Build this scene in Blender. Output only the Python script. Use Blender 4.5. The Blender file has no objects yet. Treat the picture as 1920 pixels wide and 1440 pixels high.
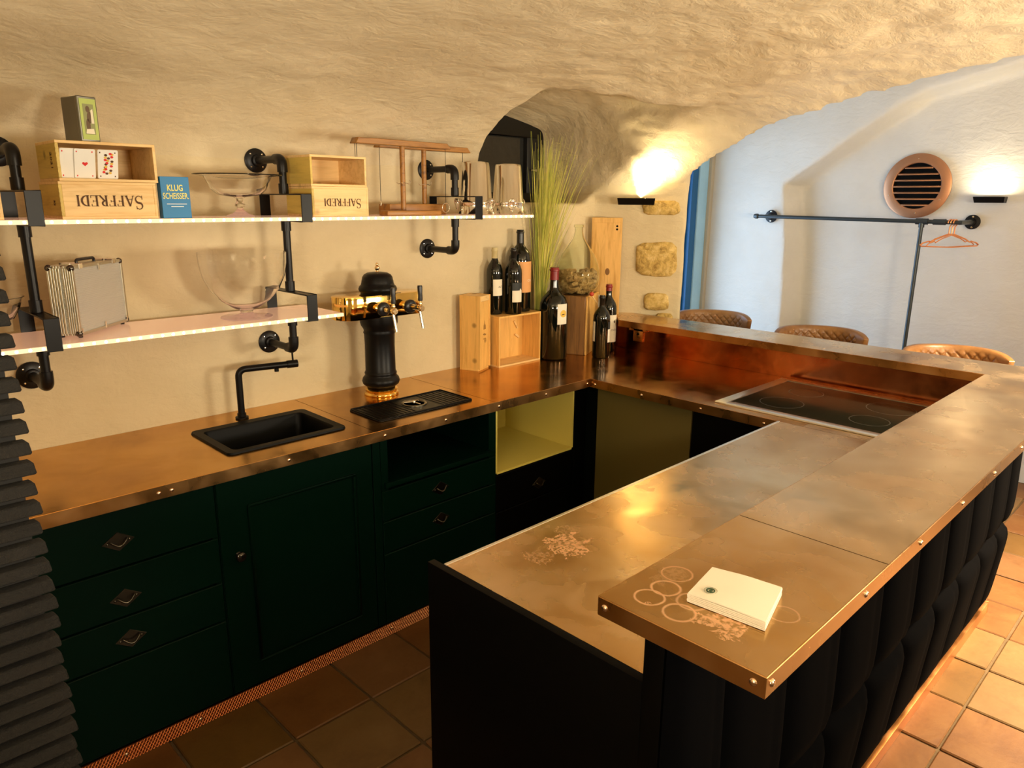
import bpy, bmesh, math, random
import numpy as np
from mathutils import Vector, Matrix, noise
random.seed(7)
PI = math.pi
S = bpy.context.scene
COL = S.collection

# ------------------------------------------------------------------ camera
cam_d = bpy.data.cameras.new('camera'); cam = bpy.data.objects.new('camera', cam_d); COL.objects.link(cam)
cam_d.sensor_width = 36.0; cam_d.lens = 25.633; cam_d.clip_start = 0.02
Fv = Vector((0.68038095, 0.69103035, -0.24404676)); Rv = Vector((0.71401147, -0.70008509, 0.00827612)); Uv = Vector((0.16513444, 0.1798831, 0.96972815))
mw = Matrix.Identity(4)
for i in range(3):
    mw[i][0] = Rv[i]; mw[i][1] = Uv[i]; mw[i][2] = -Fv[i]
mw[0][3], mw[1][3], mw[2][3] = -2.59609524, -2.71249159, 1.70789054
cam.matrix_world = mw
S.camera = cam
# ------------------------------------------------------------------ world, exposure
S.view_settings.view_transform = 'Standard'; S.view_settings.look = 'None'
S.view_settings.gamma = 1.0; S.view_settings.use_curve_mapping = False
S.view_settings.exposure = 0.30
W = bpy.data.worlds.new('world'); S.world = W; W.use_nodes = True
W.node_tree.nodes['Background'].inputs[0].default_value = (0.5, 0.7, 1.0, 1); W.node_tree.nodes['Background'].inputs[1].default_value = 1.0
# ------------------------------------------------------------------ daylight of the room and added lights
def area(name, loc, aim, size, power, col, sy=None, spread=None):
    l = bpy.data.lights.new(name, 'AREA'); l.energy = power; l.color = col
    l.shape = 'RECTANGLE' if sy else 'SQUARE'; l.size = size
    if sy: l.size_y = sy
    if spread: l.spread = spread
    o = bpy.data.objects.new(name, l); COL.objects.link(o); o.location = loc
    o.rotation_euler = (Vector(aim) - Vector(loc)).to_track_quat('-Z', 'Y').to_euler()
    return o
WARM = (1.0, 0.86, 0.66)
area('daylight_through_door', (1.80, 0.75, 1.1), (2.0, -1.0, 1.1), 1.0, 36, (0.50, 0.72, 1.0), 1.9)
# unseen uplights, assumed and added outside the picture to brighten the vault
area('added_uplight_bar_side', (0.9, -3.7, 1.45), (0.1, -2.6, 3.0), 0.6, 62, (1.0, 0.87, 0.66))
area('added_uplight_behind', (-1.4, -4.3, 1.5), (-1.2, -3.0, 3.0), 0.5, 62, WARM)
area('added_uplight_near', (-3.6, -2.9, 1.5), (-3.0, -2.2, 3.0), 0.5, 48, WARM)
area('added_light_right_floor', (1.35, -3.45, 2.75), (0.85, -2.85, 0.0), 0.35, 165, (1.0, 0.75, 0.45), spread=math.radians(78))  # unseen lamp, added to brighten the floor at the right

# ------------------------------------------------------------------ mesh helpers
class MB:
    def __init__(s): s.v = []; s.f = []
    def add(s, vs, fs, M=None):
        o = len(s.v)
        for p in vs:
            p = Vector(p)
            s.v.append(tuple(M @ p) if M else tuple(p))
        s.f += [tuple(i + o for i in f) for f in fs]
        return s
    def box(s, x0, x1, y0, y1, z0, z1, M=None):
        vs = [(x, y, z) for x in (x0, x1) for y in (y0, y1) for z in (z0, z1)]
        return s.add(vs, [(0, 1, 3, 2), (4, 6, 7, 5), (0, 4, 5, 1), (2, 3, 7, 6), (0, 2, 6, 4), (1, 5, 7, 3)], M)
    def prism(s, pts, z0, z1, M=None):
        n = len(pts); vs = [(x, y, z0) for x, y in pts] + [(x, y, z1) for x, y in pts]
        return s.add(vs, [tuple(range(n))[::-1], tuple(range(n, 2 * n))] + [(i, (i + 1) % n, n + (i + 1) % n, n + i) for i in range(n)], M)
    def lathe(s, prof, n=32, M=None, closed=False):
        vs = []; fs = []; m = len(prof)
        for r, z in prof:
            for i in range(n):
                a = 2 * PI * i / n; vs.append((r * math.cos(a), r * math.sin(a), z))
        for j in range(m - 1 + (1 if closed else 0)):
            j2 = (j + 1) % m
            for i in range(n):
                i2 = (i + 1) % n
                fs.append((j * n + i, j * n + i2, j2 * n + i2, j2 * n + i))
        if not closed:
            if prof[0][0] > 1e-5: fs.append(tuple(range(n))[::-1])
            if prof[-1][0] > 1e-5: fs.append(tuple((m - 1) * n + i for i in range(n)))
        return s.add(vs, fs, M)
    def tube(s, pts, r, n=12, M=None, cap=True, closed=False):
        P = [Vector(p) for p in pts]; k = len(P); vs = []; fs = []
        R = r if isinstance(r, (list, tuple)) else [r] * k
        up = None
        for i, p in enumerate(P):
            if closed: t = (P[(i + 1) % k] - P[i - 1]).normalized()
            else: t = (P[min(i + 1, k - 1)] - P[max(i - 1, 0)]).normalized()
            if up is None:
                up = Vector((0, 0, 1)) if abs(t.z) < .9 else Vector((1, 0, 0))
            a = t.cross(up)
            if a.length < 1e-6: a = t.orthogonal()
            a.normalize(); b = a.cross(t).normalized(); up = b
            for q in range(n):
                g = 2 * PI * q / n; vs.append(p + (a * math.cos(g) + b * math.sin(g)) * R[i])
        for j in range(k if closed else k - 1):
            j2 = (j + 1) % k
            for q in range(n):
                q2 = (q + 1) % n; fs.append((j * n + q, j * n + q2, j2 * n + q2, j2 * n + q))
        if cap and not closed:
            fs.append(tuple(range(n))[::-1]); fs.append(tuple((k - 1) * n + i for i in range(n)))
        return s.add(vs, fs, M)
    def cyl(s, p0, p1, r, n=20): return s.tube([p0, p1], r, n)
    def sphere(s, c, r, n=16, m=10, sc=(1, 1, 1)):
        return s.lathe([(max(1e-6, r * math.sin(PI * j / m)) * 1.0, -r * math.cos(PI * j / m)) for j in range(m + 1)], n,
                       Matrix.Translation(c) @ Matrix.Diagonal((*sc, 1)))
    def build(s, name, mat, parent=None, bevel=0, seg=2, smooth=True, angle=35, recalc=True):
        me = bpy.data.meshes.new(name); me.from_pydata(s.v, [], s.f)
        if recalc:
            bm = bmesh.new(); bm.from_mesh(me)
            bmesh.ops.remove_doubles(bm, verts=bm.verts, dist=1e-6)
            bmesh.ops.recalc_face_normals(bm, faces=bm.faces)
            if bevel:
                es = [e for e in bm.edges if len(e.link_faces) == 2 and e.calc_face_angle(0) > 0.6]
                bmesh.ops.bevel(bm, geom=es, offset=bevel, segments=seg, affect='EDGES', profile=.6, clamp_overlap=True)
            bm.to_mesh(me); bm.free()
        if smooth:
            me.polygons.foreach_set('use_smooth', [True] * len(me.polygons)); me.set_sharp_from_angle(angle=math.radians(angle))
        if mat: me.materials.append(mat)
        o = bpy.data.objects.new(name, me); COL.objects.link(o)
        if parent: o.parent = parent
        return o
def arc(p0, p1, p2, n=6):   # rounded corner at p1 between p0 and p2 (all at equal distance)
    p0, p1, p2 = map(Vector, (p0, p1, p2)); out = []
    for i in range(n + 1):
        t = i / n; out.append(p0 * (1 - t) ** 2 + p1 * 2 * t * (1 - t) + p2 * t * t)
    return out
def path(pts, r, n=6):
    P = [Vector(p) for p in pts]; out = [P[0]]
    for i in range(1, len(P) - 1):
        a = P[i] + (P[i - 1] - P[i]).normalized() * r; b = P[i] + (P[i + 1] - P[i]).normalized() * r
        out += arc(a, P[i], b, n)
    return out + [P[-1]]
def tag(o, label, cat, group=None):
    o['label'] = label; o['category'] = cat
    if group: o['group'] = group
    return o
def struct(o): o['kind'] = 'structure'; return o
def thing(name, label, cat, loc=(0, 0, 0), rz=0, group=None):
    o = bpy.data.objects.new(name, None); COL.objects.link(o); o.location = loc; o.rotation_euler = (0, 0, rz)
    o.empty_display_size = .05
    return tag(o, label, cat, group)
def dup(o, parent=None):
    c = o.copy(); COL.objects.link(c); c.parent = parent
    for ch in list(o.children): dup(ch, c)
    return c
def Rz(a): return Matrix.Rotation(a, 4, 'Z')
def T(x, y, z): return Matrix.Translation((x, y, z))

# ------------------------------------------------------------------ materials
MATS = {}
def base(name, color=(.8, .8, .8), rough=.5, metal=0, **k):
    m = bpy.data.materials.new(name); m.use_nodes = True; b = m.node_tree.nodes['Principled BSDF']
    b.inputs['Base Color'].default_value = (*color, 1); b.inputs['Roughness'].default_value = rough; b.inputs['Metallic'].default_value = metal
    for kk, v in k.items(): b.inputs[kk.replace('_', ' ')].default_value = v
    MATS[name] = m; return m
class NT:
    def __init__(s, m): s.t = m.node_tree; s.b = s.t.nodes['Principled BSDF']
    def n(s, typ, **k):
        o = s.t.nodes.new(typ)
        for a, b in k.items():
            if hasattr(o, a): setattr(o, a, b)
        return o
    def l(s, a, b): s.t.links.new(a, b)
    def pos(s, scale=(1, 1, 1), obj=False, rot=(0, 0, 0)):
        if obj: src = s.n('ShaderNodeTexCoord').outputs['Object']
        else: src = s.n('ShaderNodeNewGeometry').outputs['Position']
        mp = s.n('ShaderNodeMapping'); mp.inputs['Scale'].default_value = scale; mp.inputs['Rotation'].default_value = rot
        s.l(src, mp.inputs['Vector']); return mp.outputs[0]
    def noise(s, vec, scale, detail=4, rough=.55, dist=0):
        o = s.n('ShaderNodeTexNoise'); o.inputs['Scale'].default_value = scale; o.inputs['Detail'].default_value = detail
        o.inputs['Roughness'].default_value = rough; o.inputs['Distortion'].default_value = dist
        s.l(vec, o.inputs['Vector']); return o.outputs['Fac']
    def ramp(s, fac, stops, ease=False):
        o = s.n('ShaderNodeValToRGB'); e = o.color_ramp.elements
        while len(e) < len(stops): e.new(.5)
        for q, (p, c) in zip(e, stops):
            q.position = p; q.color = (*c, 1) if len(c) == 3 else c
        if ease: o.color_ramp.interpolation = 'B_SPLINE'
        s.l(fac, o.inputs[0]); return o.outputs[0]
    def math(s, op, a, b=None, c=None):
        o = s.n('ShaderNodeMath'); o.operation = op
        for i, x in enumerate((a, b, c)):
            if x is None: continue
            if isinstance(x, (int, float)): o.inputs[i].default_value = x
            else: s.l(x, o.inputs[i])
        return o.outputs[0]
    def mix(s, fac, a, b):
        o = s.n('ShaderNodeMix'); o.data_type = 'RGBA'
        for k, x in (('Factor', fac), ('A', a), ('B', b)):
            inp = [i for i in o.inputs if i.name == k and (k == 'Factor' and i.type == 'VALUE' or k != 'Factor' and i.type == 'RGBA')][0]
            if isinstance(x, (int, float)): inp.default_value = x
            elif isinstance(x, tuple): inp.default_value = (*x, 1)
            else: s.l(x, inp)
        return [q for q in o.outputs if q.type == 'RGBA'][0]
    def bump(s, h, strength=.3, dist=.01):
        o = s.n('ShaderNodeBump'); o.inputs['Strength'].default_value = strength; o.inputs['Distance'].default_value = dist
        s.l(h, o.inputs['Height']); s.l(o.outputs[0], s.b.inputs['Normal'])

def m_plaster(name, c1, c2, strength=.5, sc=1.0, coarse=0):
    m = base(name, c1, .9); t = NT(m); p = t.pos()
    n1 = t.noise(p, 2.2 * sc, 5, .6); n2 = t.noise(p, 30 * sc, 6, .6); n3 = t.noise(t.pos((1, 1, 2.2)), 9 * sc, 4, .6, .6)
    t.l(t.ramp(n1, [(.3, c2), (.65, c1)]), t.b.inputs['Base Color'])
    h = t.math('ADD', t.math('MULTIPLY', n2, .35), n3)
    if coarse:
        n4 = t.noise(t.pos((1, 1.7, 1.7), rot=(0, 0, .6)), 6, 9, .66, .25)
        gx = t.n('ShaderNodeSeparateXYZ'); t.l(t.pos(), gx.inputs[0]); g_ = t.n('ShaderNodeMapRange'); g_.inputs[1].default_value = -1.2; g_.inputs[2].default_value = .4; g_.inputs[3].default_value = .25; t.l(gx.outputs[0], g_.inputs[0])
        h = t.math('ADD', h, t.math('MULTIPLY', t.math('MULTIPLY', n4, coarse), g_.outputs[0]))
    t.bump(h, strength, .012); return m
PLASTER = m_plaster('warm plaster', (.66, .56, .36), (.57, .475, .29), .5)
PLASTERC = m_plaster('rough vault plaster', (.66, .57, .39), (.57, .48, .31), .6, 1.0, 3.2)
PLASTERW = m_plaster('white plaster', (.64, .62, .57), (.585, .56, .505), .45)

def m_copper(name, stains=None, dark_end=False, tint=1.0, cols=None, r0=.16, r1=.36):
    m = base(name, (.7, .42, .18), .25, 1.0); t = NT(m); p = t.pos()
    n1 = t.noise(p, 2.6, 3, .5, .3); n2 = t.noise(p, 8, 3, .55, .4); n3 = t.noise(t.pos((3, 26, 3)), 3, 4, .6, .5)
    cols = cols or [(.30, (.46, .235, .06)), (.45, (.64, .40, .155)), (.58, (.76, .54, .28)), (.75, (.86, .68, .46))]  # pale tones stand in for the bright ceiling reflected in the copper
    f = t.math('ADD', t.math('MULTIPLY', n1, .7), t.math('MULTIPLY', n2, .3))
    col = t.ramp(f, cols, True)
    col = t.mix(t.math('MULTIPLY', t.ramp(n2, [(.4, (0, 0, 0)), (.8, (1, 1, 1))], True), .22), col, (.80, .52, .36))
    if dark_end:  # base colour turns darker brown towards the near end of the bar
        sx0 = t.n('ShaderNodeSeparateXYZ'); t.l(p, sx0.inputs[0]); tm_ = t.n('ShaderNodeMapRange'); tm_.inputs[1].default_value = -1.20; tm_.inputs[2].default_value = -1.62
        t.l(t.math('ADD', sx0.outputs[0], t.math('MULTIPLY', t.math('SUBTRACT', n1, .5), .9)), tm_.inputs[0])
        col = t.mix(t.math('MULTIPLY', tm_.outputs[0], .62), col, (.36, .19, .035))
    if stains:
        mask = None
        sx = t.n('ShaderNodeSeparateXYZ'); t.l(p, sx.inputs[0])
        wob = t.noise(p, 40, 3, .6); wob2 = t.noise(p, 22, 4, .7, .8)
        for (cx, cy, r, w, s) in stains:
            dx = t.math('SUBTRACT', sx.outputs[0], cx); dy = t.math('SUBTRACT', sx.outputs[1], cy)
            d = t.math('SQRT', t.math('ADD', t.math('MULTIPLY', dx, dx), t.math('MULTIPLY', dy, dy)))
            d = t.math('ADD', d, t.math('MULTIPLY', t.math('SUBTRACT', wob2 if w > r else wob, .5), 3.6 * r if w > r else .004))
            if w > r: k = t.math('MULTIPLY', t.math('LESS_THAN', d, r), s)
            else:
                a = t.math('ABSOLUTE', t.math('SUBTRACT', d, r)); k = t.math('MULTIPLY', t.math('SUBTRACT', 1.0, t.math('SMOOTH_MIN', t.math('DIVIDE', a, w), 1.0, .1)), s)
                k = t.math('MAXIMUM', k, 0.0)
            if w > r: k = t.math('MULTIPLY', k, t.ramp(t.noise(p, 110, 4, .6, .4), [(.40, (0, 0, 0)), (.55, (1, 1, 1))]))
            mask = k if mask is None else t.math('MAXIMUM', mask, k)
        col = t.mix(mask, col, (1.0, .66, .42))
    t.l(col, t.b.inputs['Base Color'])
    rr = t.n('ShaderNodeMapRange'); rr.inputs[1].default_value = .3; rr.inputs[2].default_value = .75; rr.inputs[3].default_value = r0; rr.inputs[4].default_value = r1
    t.l(n2, rr.inputs[0]); rg_ = rr.outputs[0]
    if stains: rg_ = t.math('MAXIMUM', rg_, t.math('MULTIPLY', mask, .62))
    t.l(rg_, t.b.inputs['Roughness'])
    t.bump(t.math('ADD', t.math('MULTIPLY', n1, .8), t.math('MULTIPLY', n3, .12)), .05, .02)
    return m
RINGS = [(-1.684, -2.110, .024, .0035, 1), (-1.640, -2.112, .024, .0038, 1), (-1.585, -2.098, .026, .003, .8), (-1.688, -2.169, .025, .0038, 1),
         (-1.645, -2.166, .025, .0035, .9), (-1.573, -2.285, .024, .0025, .6), (-1.665, -2.235, .035, .1, .9), (-1.60, -2.095, .03, .1, .25), (-1.702, -2.118, .006, .1, .8)]
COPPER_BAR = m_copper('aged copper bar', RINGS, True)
COPPER = m_copper('aged copper counter', [(-1.36, -1.655, .05, .1, 1.0), (-1.45, -1.65, .035, .1, .6), (-1.30, -1.60, .03, .1, .5)])
COPPER_A = m_copper('reflection orange aged copper', None, cols=[(.30, (.36, .155, .008)), (.45, (.52, .25, .013)), (.58, (.64, .33, .03)), (.75, (.74, .44, .10))], r0=.14, r1=.26)  # same copper in deeper orange, painting in its reflection of the wall
COPPER_BRIGHT = m_copper('bright copper splashback', None, cols=[(.3, (.22, .045, .01)), (.5, (.40, .10, .02)), (.7, (.75, .26, .06))], r0=.1, r1=.25)
COPPER_EDGE = m_copper('copper edge', None, cols=[(.3, (.38, .17, .04)), (.6, (.62, .33, .10)), (.8, (.75, .46, .2))], r0=.22, r1=.4)
COPPER_VENT = base('brushed copper vent', (.50, .245, .13), .42, .85)
COPPER_WIRE = base('copper wire', (.90, .36, .14), .35, .7)
COPPER_PLINTH = m_copper('copper plinth', None, cols=[(.3, (.55, .20, .05)), (.6, (.75, .32, .09)), (.8, (.85, .45, .18))], r0=.3, r1=.5)

def m_wood(name, c1, c2, scale=1.0, axis='x', rough=.5, knots=True, dark=None):
    m = base(name, c1, rough); t = NT(m)
    st = {'x': (1.2, 14, 14), 'y': (14, 1.2, 14), 'z': (14, 14, 1.2)}[axis]
    p = t.pos(tuple(v * scale for v in st)); n1 = t.noise(p, 3.0, 6, .6, 1.0); n2 = t.noise(t.pos(tuple(v * scale * 3 for v in st)), 6, 3, .5)
    f = t.math('ADD', t.math('MULTIPLY', n1, .8), t.math('MULTIPLY', n2, .2))
    col = t.ramp(f, [(.32, c2), (.5, c1), (.7, tuple(min(1, v * 1.12) for v in c1))])
    if knots:
        v = t.n('ShaderNodeTexVoronoi'); v.inputs['Scale'].default_value = 1; t.l(t.pos((9, 9, 9)), v.inputs['Vector'])
        k = t.ramp(v.outputs['Distance'], [(.07, (1, 1, 1)), (.15, (0, 0, 0))])
        col = t.mix(t.math('MULTIPLY', k, .75), col, dark or tuple(v * .42 for v in c2))
    t.l(col, t.b.inputs['Base Color']); t.bump(f, .12, .004); return m
PINE = m_wood('pale pine', (.80, .55, .24), (.66, .40, .13))
PINE_V = m_wood('pale pine upright', (.78, .46, .13), (.60, .31, .06), axis='z')
PINE_SIDE = m_wood('shaded side pine', (.62, .45, .10), (.48, .33, .06), axis='y')  # darker pine, shade painted in for the left sides of the crates
OLDWOOD = m_wood('old brown wood', (.24, .115, .03), (.11, .048, .012), axis='z', knots=False)
OAK = m_wood('varnished brown wood', (.32, .14, .022), (.12, .045, .008), axis='x', rough=.4, knots=False)
BRAND = base('burnt ink', (.10, .045, .02), .8)
INK_BLUE = base('pale blue ink', (.12, .16, .12), .8)
BLACK = base('black pipe', (.006, .0055, .006), .36, 0, Specular_IOR_Level=.28)
BLACKM = base('black matt metal', (.004, .0038, .004), .36, 0, Specular_IOR_Level=.18)
SINKM = base('black granite sink', (.001, .001, .001), .45, 0, Specular_IOR_Level=.1)
GREEN = base('dark green paint', (.0005, .0085, .0045), .38, 0, Specular_IOR_Level=.09)
CABBLACK = base('black board', (.0008, .0007, .0007), .55, 0, Specular_IOR_Level=.08)
CABIN = base('cabinet dark inside', (.001, .002, .0015), .7, 0, Specular_IOR_Level=.1)
CREAM = base('cream laminate', (.74, .62, .14), .5)
VELVET = base('black velvet', (.0016, .0016, .002), .95, 0, Specular_IOR_Level=.02)
BRASS = base('polished brass', (.95, .62, .17), .07, 1)
BRASSN = base('satin brass', (.9, .72, .42), .16, 1)
CHROME = base('chrome', (.85, .82, .76), .10, 1)
STEEL = base('polished steel', (.86, .82, .74), .09, 1)
HOBFRAME = base('brushed steel frame', (.80, .77, .70), .3, 1)
HOBGLASS = base('black glass', (.012, .012, .008), .10, 0, Specular_IOR_Level=.25)
SCREW = base('copper nickel screw', (.85, .62, .45), .22, 1)
GLASS = base('clear glass', (1, 1, 1), .0, 0, Transmission_Weight=1.0, IOR=1.28)
DEMI = base('green tinted glass', (.95, .98, .88), .0, 0, Transmission_Weight=1.0, IOR=1.2)
BOTTLE = base('black wine glass', (.004, .005, .003), .05, 0, Specular_IOR_Level=.6)
ACRYL = base('edge lit acrylic', (.95, .80, .66), .12, 0, Transmission_Weight=.5, IOR=1.4, Emission_Color=(1, .55, .36, 1), Emission_Strength=.12)  # faint emission stands in for led light spreading through the panel
def emis(name, col, s):
    m = base(name, (0, 0, 0), .5); b = m.node_tree.nodes['Principled BSDF']; b.inputs['Emission Color'].default_value = (*col, 1); b.inputs['Emission Strength'].default_value = s; return m
LEDSTRIP = emis('led strip glow', (1, .66, .34), 1.3)
LEDDOT = emis('led diode', (1, .82, .58), 45)
LAMPGLOW = emis('sconce lamp', (1, .82, .5), 30)
PAPER = base('white label paper', (.80, .74, .58), .7)
PAPERW = base('white paper', (.82, .78, .66), .8)
LABEL_OR = base('orange label', (.72, .36, .13), .7)
LABEL_DK = base('dark label', (.02, .025, .025), .6)
REDCAP = base('dark red capsule', (.22, .012, .012), .35)
CREAMCAP = base('cream capsule', (.55, .47, .24), .4)
BLACKCAP = base('black capsule', (.006, .006, .006), .3)
BOOKBLUE = base('blue card cover', (.0, .17, .42), .45)
BOOKYEL = base('yellow print', (.80, .72, .20), .6)
WHITEP = base('white print', (.85, .85, .82), .6)
REDP = base('red print', (.7, .02, .02), .6)
YELP = base('gold print', (.75, .5, .08), .6)
GREYTIN = base('grey tin', (.17, .165, .14), .30, .85)
GREENLAB = base('green picture border', (.42, .52, .12), .5)
LEATHER = None
BLUE = base('blue door paint', (.0, .085, .24), .45)
BLUEL = m_plaster('pale blue plaster', (.36, .60, .78), (.30, .52, .70), .5)
STONE_TRIM = base('grey stone', (.42, .37, .28), .85)
DARKGLASS = base('dark window glass', (.02, .02, .018), .04, 0, Specular_IOR_Level=1.0)
WINBLACK = base('black window frame', (.004, .004, .004), .5)
PLASTIC = base('black plastic', (.01, .01, .012), .3)
def leather():
    m = base('cognac leather', (.26, .115, .035), .36); t = NT(m); p = t.pos()
    t.l(t.ramp(t.noise(p, 9, 4), [(.3, (.17, .07, .02)), (.7, (.33, .16, .05))]), t.b.inputs['Base Color']); t.bump(t.noise(p, 160, 3), .15, .002); return m
LEATHER = leather()
def m_stone(name, c1, c2, c3, sc=30):
    m = base(name, c1, .9); t = NT(m); p = t.pos(); n = t.noise(p, sc, 6, .7, .6); n2 = t.noise(p, sc * .25, 4)
    t.l(t.ramp(t.math('ADD', t.math('MULTIPLY', n, .6), t.math('MULTIPLY', n2, .4)), [(.35, c3), (.5, c2), (.62, c1)]), t.b.inputs['Base Color']); t.bump(n, .9, .02); return m
SANDSTONE = m_stone('yellow sandstone', (.86, .66, .28), (.68, .47, .14), (.34, .20, .045))
SLATE = m_stone('dark slats', (.009, .0075, .006), (.0065, .0055, .0045), (.004, .0035, .003), 14)
def m_tile(name, c1, c2, c3):
    m = base(name, c1, .5); t = NT(m); p = t.pos(); n = t.noise(p, 6, 5, .6, .5); n2 = t.noise(p, 55, 4, .6)
    t.l(t.ramp(t.math('ADD', t.math('MULTIPLY', n, .75), t.math('MULTIPLY', n2, .25)), [(.32, c3), (.5, c1), (.68, c2)]), t.b.inputs['Base Color']); t.bump(t.math('ADD', n, t.math('MULTIPLY', n2, .3)), .25, .006); return m
TILES = [m_tile('terracotta orange', (0.116, 0.047, 0.010), (0.140, 0.063, 0.016), (0.087, 0.031, 0.005)), m_tile('terracotta pink', (0.126, 0.058, 0.019), (0.145, 0.071, 0.026), (0.097, 0.040, 0.011)),
         m_tile('terracotta ochre', (0.092, 0.045, 0.007), (0.106, 0.053, 0.011), (0.068, 0.031, 0.004)), m_tile('terracotta sand', (0.121, 0.067, 0.022), (0.136, 0.081, 0.030), (0.092, 0.049, 0.015))]
GROUT = m_plaster('grout', (.09, .055, .022), (.06, .034, .012), .4, 3)
GRASS = base('yellow green grass', (.46, .44, .07), .6); tG = NT(GRASS)
tG.l(tG.ramp(tG.noise(tG.pos((40, 40, 1.5)), 1.5, 3), [(.3, (.24, .30, .03)), (.5, (.52, .52, .06)), (.7, (.78, .64, .20))]), tG.b.inputs['Base Color'])
CORK = m_stone('cork', (.86, .62, .32), (.74, .48, .20), (.46, .26, .09), 120)
ALU = base('ribbed aluminium', (.62, .60, .52), .33, 1)
def m_aluplate():
    m = base('aluminium checker plate', (.56, .57, .54), .36, .4); t = NT(m)
    w = t.n('ShaderNodeTexWave'); w.inputs['Scale'].default_value = 60; w.bands_direction = 'Z'; w.inputs['Distortion'].default_value = 1.5
    t.l(t.pos(), w.inputs['Vector']); t.bump(w.outputs['Fac'], .35, .002); return m
ALUP = m_aluplate()

# ------------------------------------------------------------------ text helpers
def text_mesh(s, size, extr=.0006, bold=0.0, sx=1.0):
    c = bpy.data.curves.new('t', 'FONT'); c.body = s; c.size = size; c.extrude = extr; c.offset = bold; c.align_x = 'CENTER'; c.align_y = 'CENTER'; c.resolution_u = 3
    o = bpy.data.objects.new('t', c); COL.objects.link(o); dg = bpy.context.evaluated_depsgraph_get(); dg.update()
    me = bpy.data.meshes.new_from_object(o.evaluated_get(dg)); bpy.data.objects.remove(o); bpy.data.curves.remove(c)
    for v in me.vertices: v.co.x *= sx
    return me
def frame_m(o, x, y):   # matrix: local x->x, local y->y, z->x cross y
    x = Vector(x).normalized(); y = Vector(y).normalized(); z = x.cross(y)
    M = Matrix.Identity(4)
    for i in range(3): M[i][0] = x[i]; M[i][1] = y[i]; M[i][2] = z[i]; M[i][3] = o[i]
    return M
def text(s, size, M, mat, parent, name='lettering', bold=0, sx=1.0, extr=.0006):
    me = text_mesh(s, size, extr, bold, sx); me.transform(M); me.materials.append(mat)
    o = bpy.data.objects.new(name, me); COL.objects.link(o); o.parent = parent; return o
# serif letters as strokes in a 1-high box
def serif_word(word, h, M, mat, parent, cap=1.3, name='lettering'):
    mb = MB(); TH = .15; TN = .06
    def st(p0, p1, w, X, k):
        a = Vector((*p0, 0)); b = Vector((*p1, 0)); d = (b - a).normalized(); n = Vector((-d.y, d.x, 0)) * w / 2
        q = [a - n, b - n, b + n, a + n]; mb.prism([((X + v.x * k) * h, v.y * k * h) for v in q], 0, .0007, M)
    def curve(pts, ws, X, k):
        for i in range(len(pts) - 1): st(pts[i], pts[i + 1], (ws[i] + ws[i + 1]) / 2, X, k)
    X = 0; adv = []
    for i, ch in enumerate(word):
        k = cap if i == 0 else 1.0
        def s(a, b, w): st(a, b, w, X, k)
        def ser(x, y, w=.26): st((x - w / 2, y), (x + w / 2, y), .045, X, k)
        if ch == 'I': s((.12, 0), (.12, 1), TH); ser(.12, .02); ser(.12, .98); wd = .24
        elif ch in 'FE':
            s((.14, 0), (.14, 1), TH); ser(.12, .02); s((0, .975), (.6, .975), .055); s((.59, 1), (.59, .78), .05)
            s((.14, .52), (.45, .52), .05); s((.45, .62), (.45, .42), .045); wd = .62
            if ch == 'E': s((0, .025), (.64, .025), .055); s((.62, 0), (.64, .24), .05); wd = .66
        elif ch == 'A': s((.05, 0), (.36, 1), TN); s((.36, 1), (.68, 0), TH); s((.15, .35), (.55, .35), .05); ser(.05, .02, .22); ser(.68, .02, .28); wd = .78
        elif ch == 'D':
            s((.14, 0), (.14, 1), TH); pts = [(.02 + .14 + .5 * math.sin(a), .5 + .475 * math.cos(a)) for a in [PI * j / 12 for j in range(13)]]
            curve(pts, [.05 + .12 * math.sin(PI * j / 12) for j in range(13)], X, k); s((0, .975), (.2, .975), .05); s((0, .025), (.2, .025), .05); wd = .74
        elif ch == 'R':
            s((.14, 0), (.14, 1), TH); ser(.13, .02); pts = [(.2 + .3 * math.sin(a), .74 + .235 * math.cos(a)) for a in [PI * j / 10 for j in range(11)]]
            curve(pts, [.05 + .1 * math.sin(PI * j / 10) for j in range(11)], X, k); s((0, .975), (.22, .975), .05); s((.28, .5), (.68, .0), .13); ser(.7, .02, .2); wd = .72
        else:
            pts = []; n = 22
            for j in range(n + 1):
                t = j / n
                if t < .5: a = math.radians(40 + 230 * (t / .5)); pts.append((.27 + .22 * math.cos(a), .745 + .235 * math.sin(a)))
                else: a = math.radians(90 - 230 * ((t - .5) / .5)); pts.append((.27 + .23 * math.cos(a), .27 + .25 * math.sin(a)))
            curve(pts, [.05 + .1 * math.exp(-((j / n - .5) / .2) ** 2) for j in range(n + 1)], X, k)
            s((.46, .99), (.46, .75), .04); s((.04, .0), (.04, .28), .04); wd = .52
        X += (wd + .1) * k
    return mb, X * h
def add_word(word, h, center, xd, yd, mat, parent, off=.0004):
    xd = Vector(xd).normalized(); yd = Vector(yd).normalized()
    _, w = serif_word(word, h, Matrix.Identity(4), None, None)
    o = Vector(center) - xd * w / 2 - yd * h / 2 + xd.cross(yd) * off
    mb, _ = serif_word(word, h, frame_m(o, xd, yd), None, None)
    return mb.build('lettering', mat, parent, smooth=False)

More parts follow.
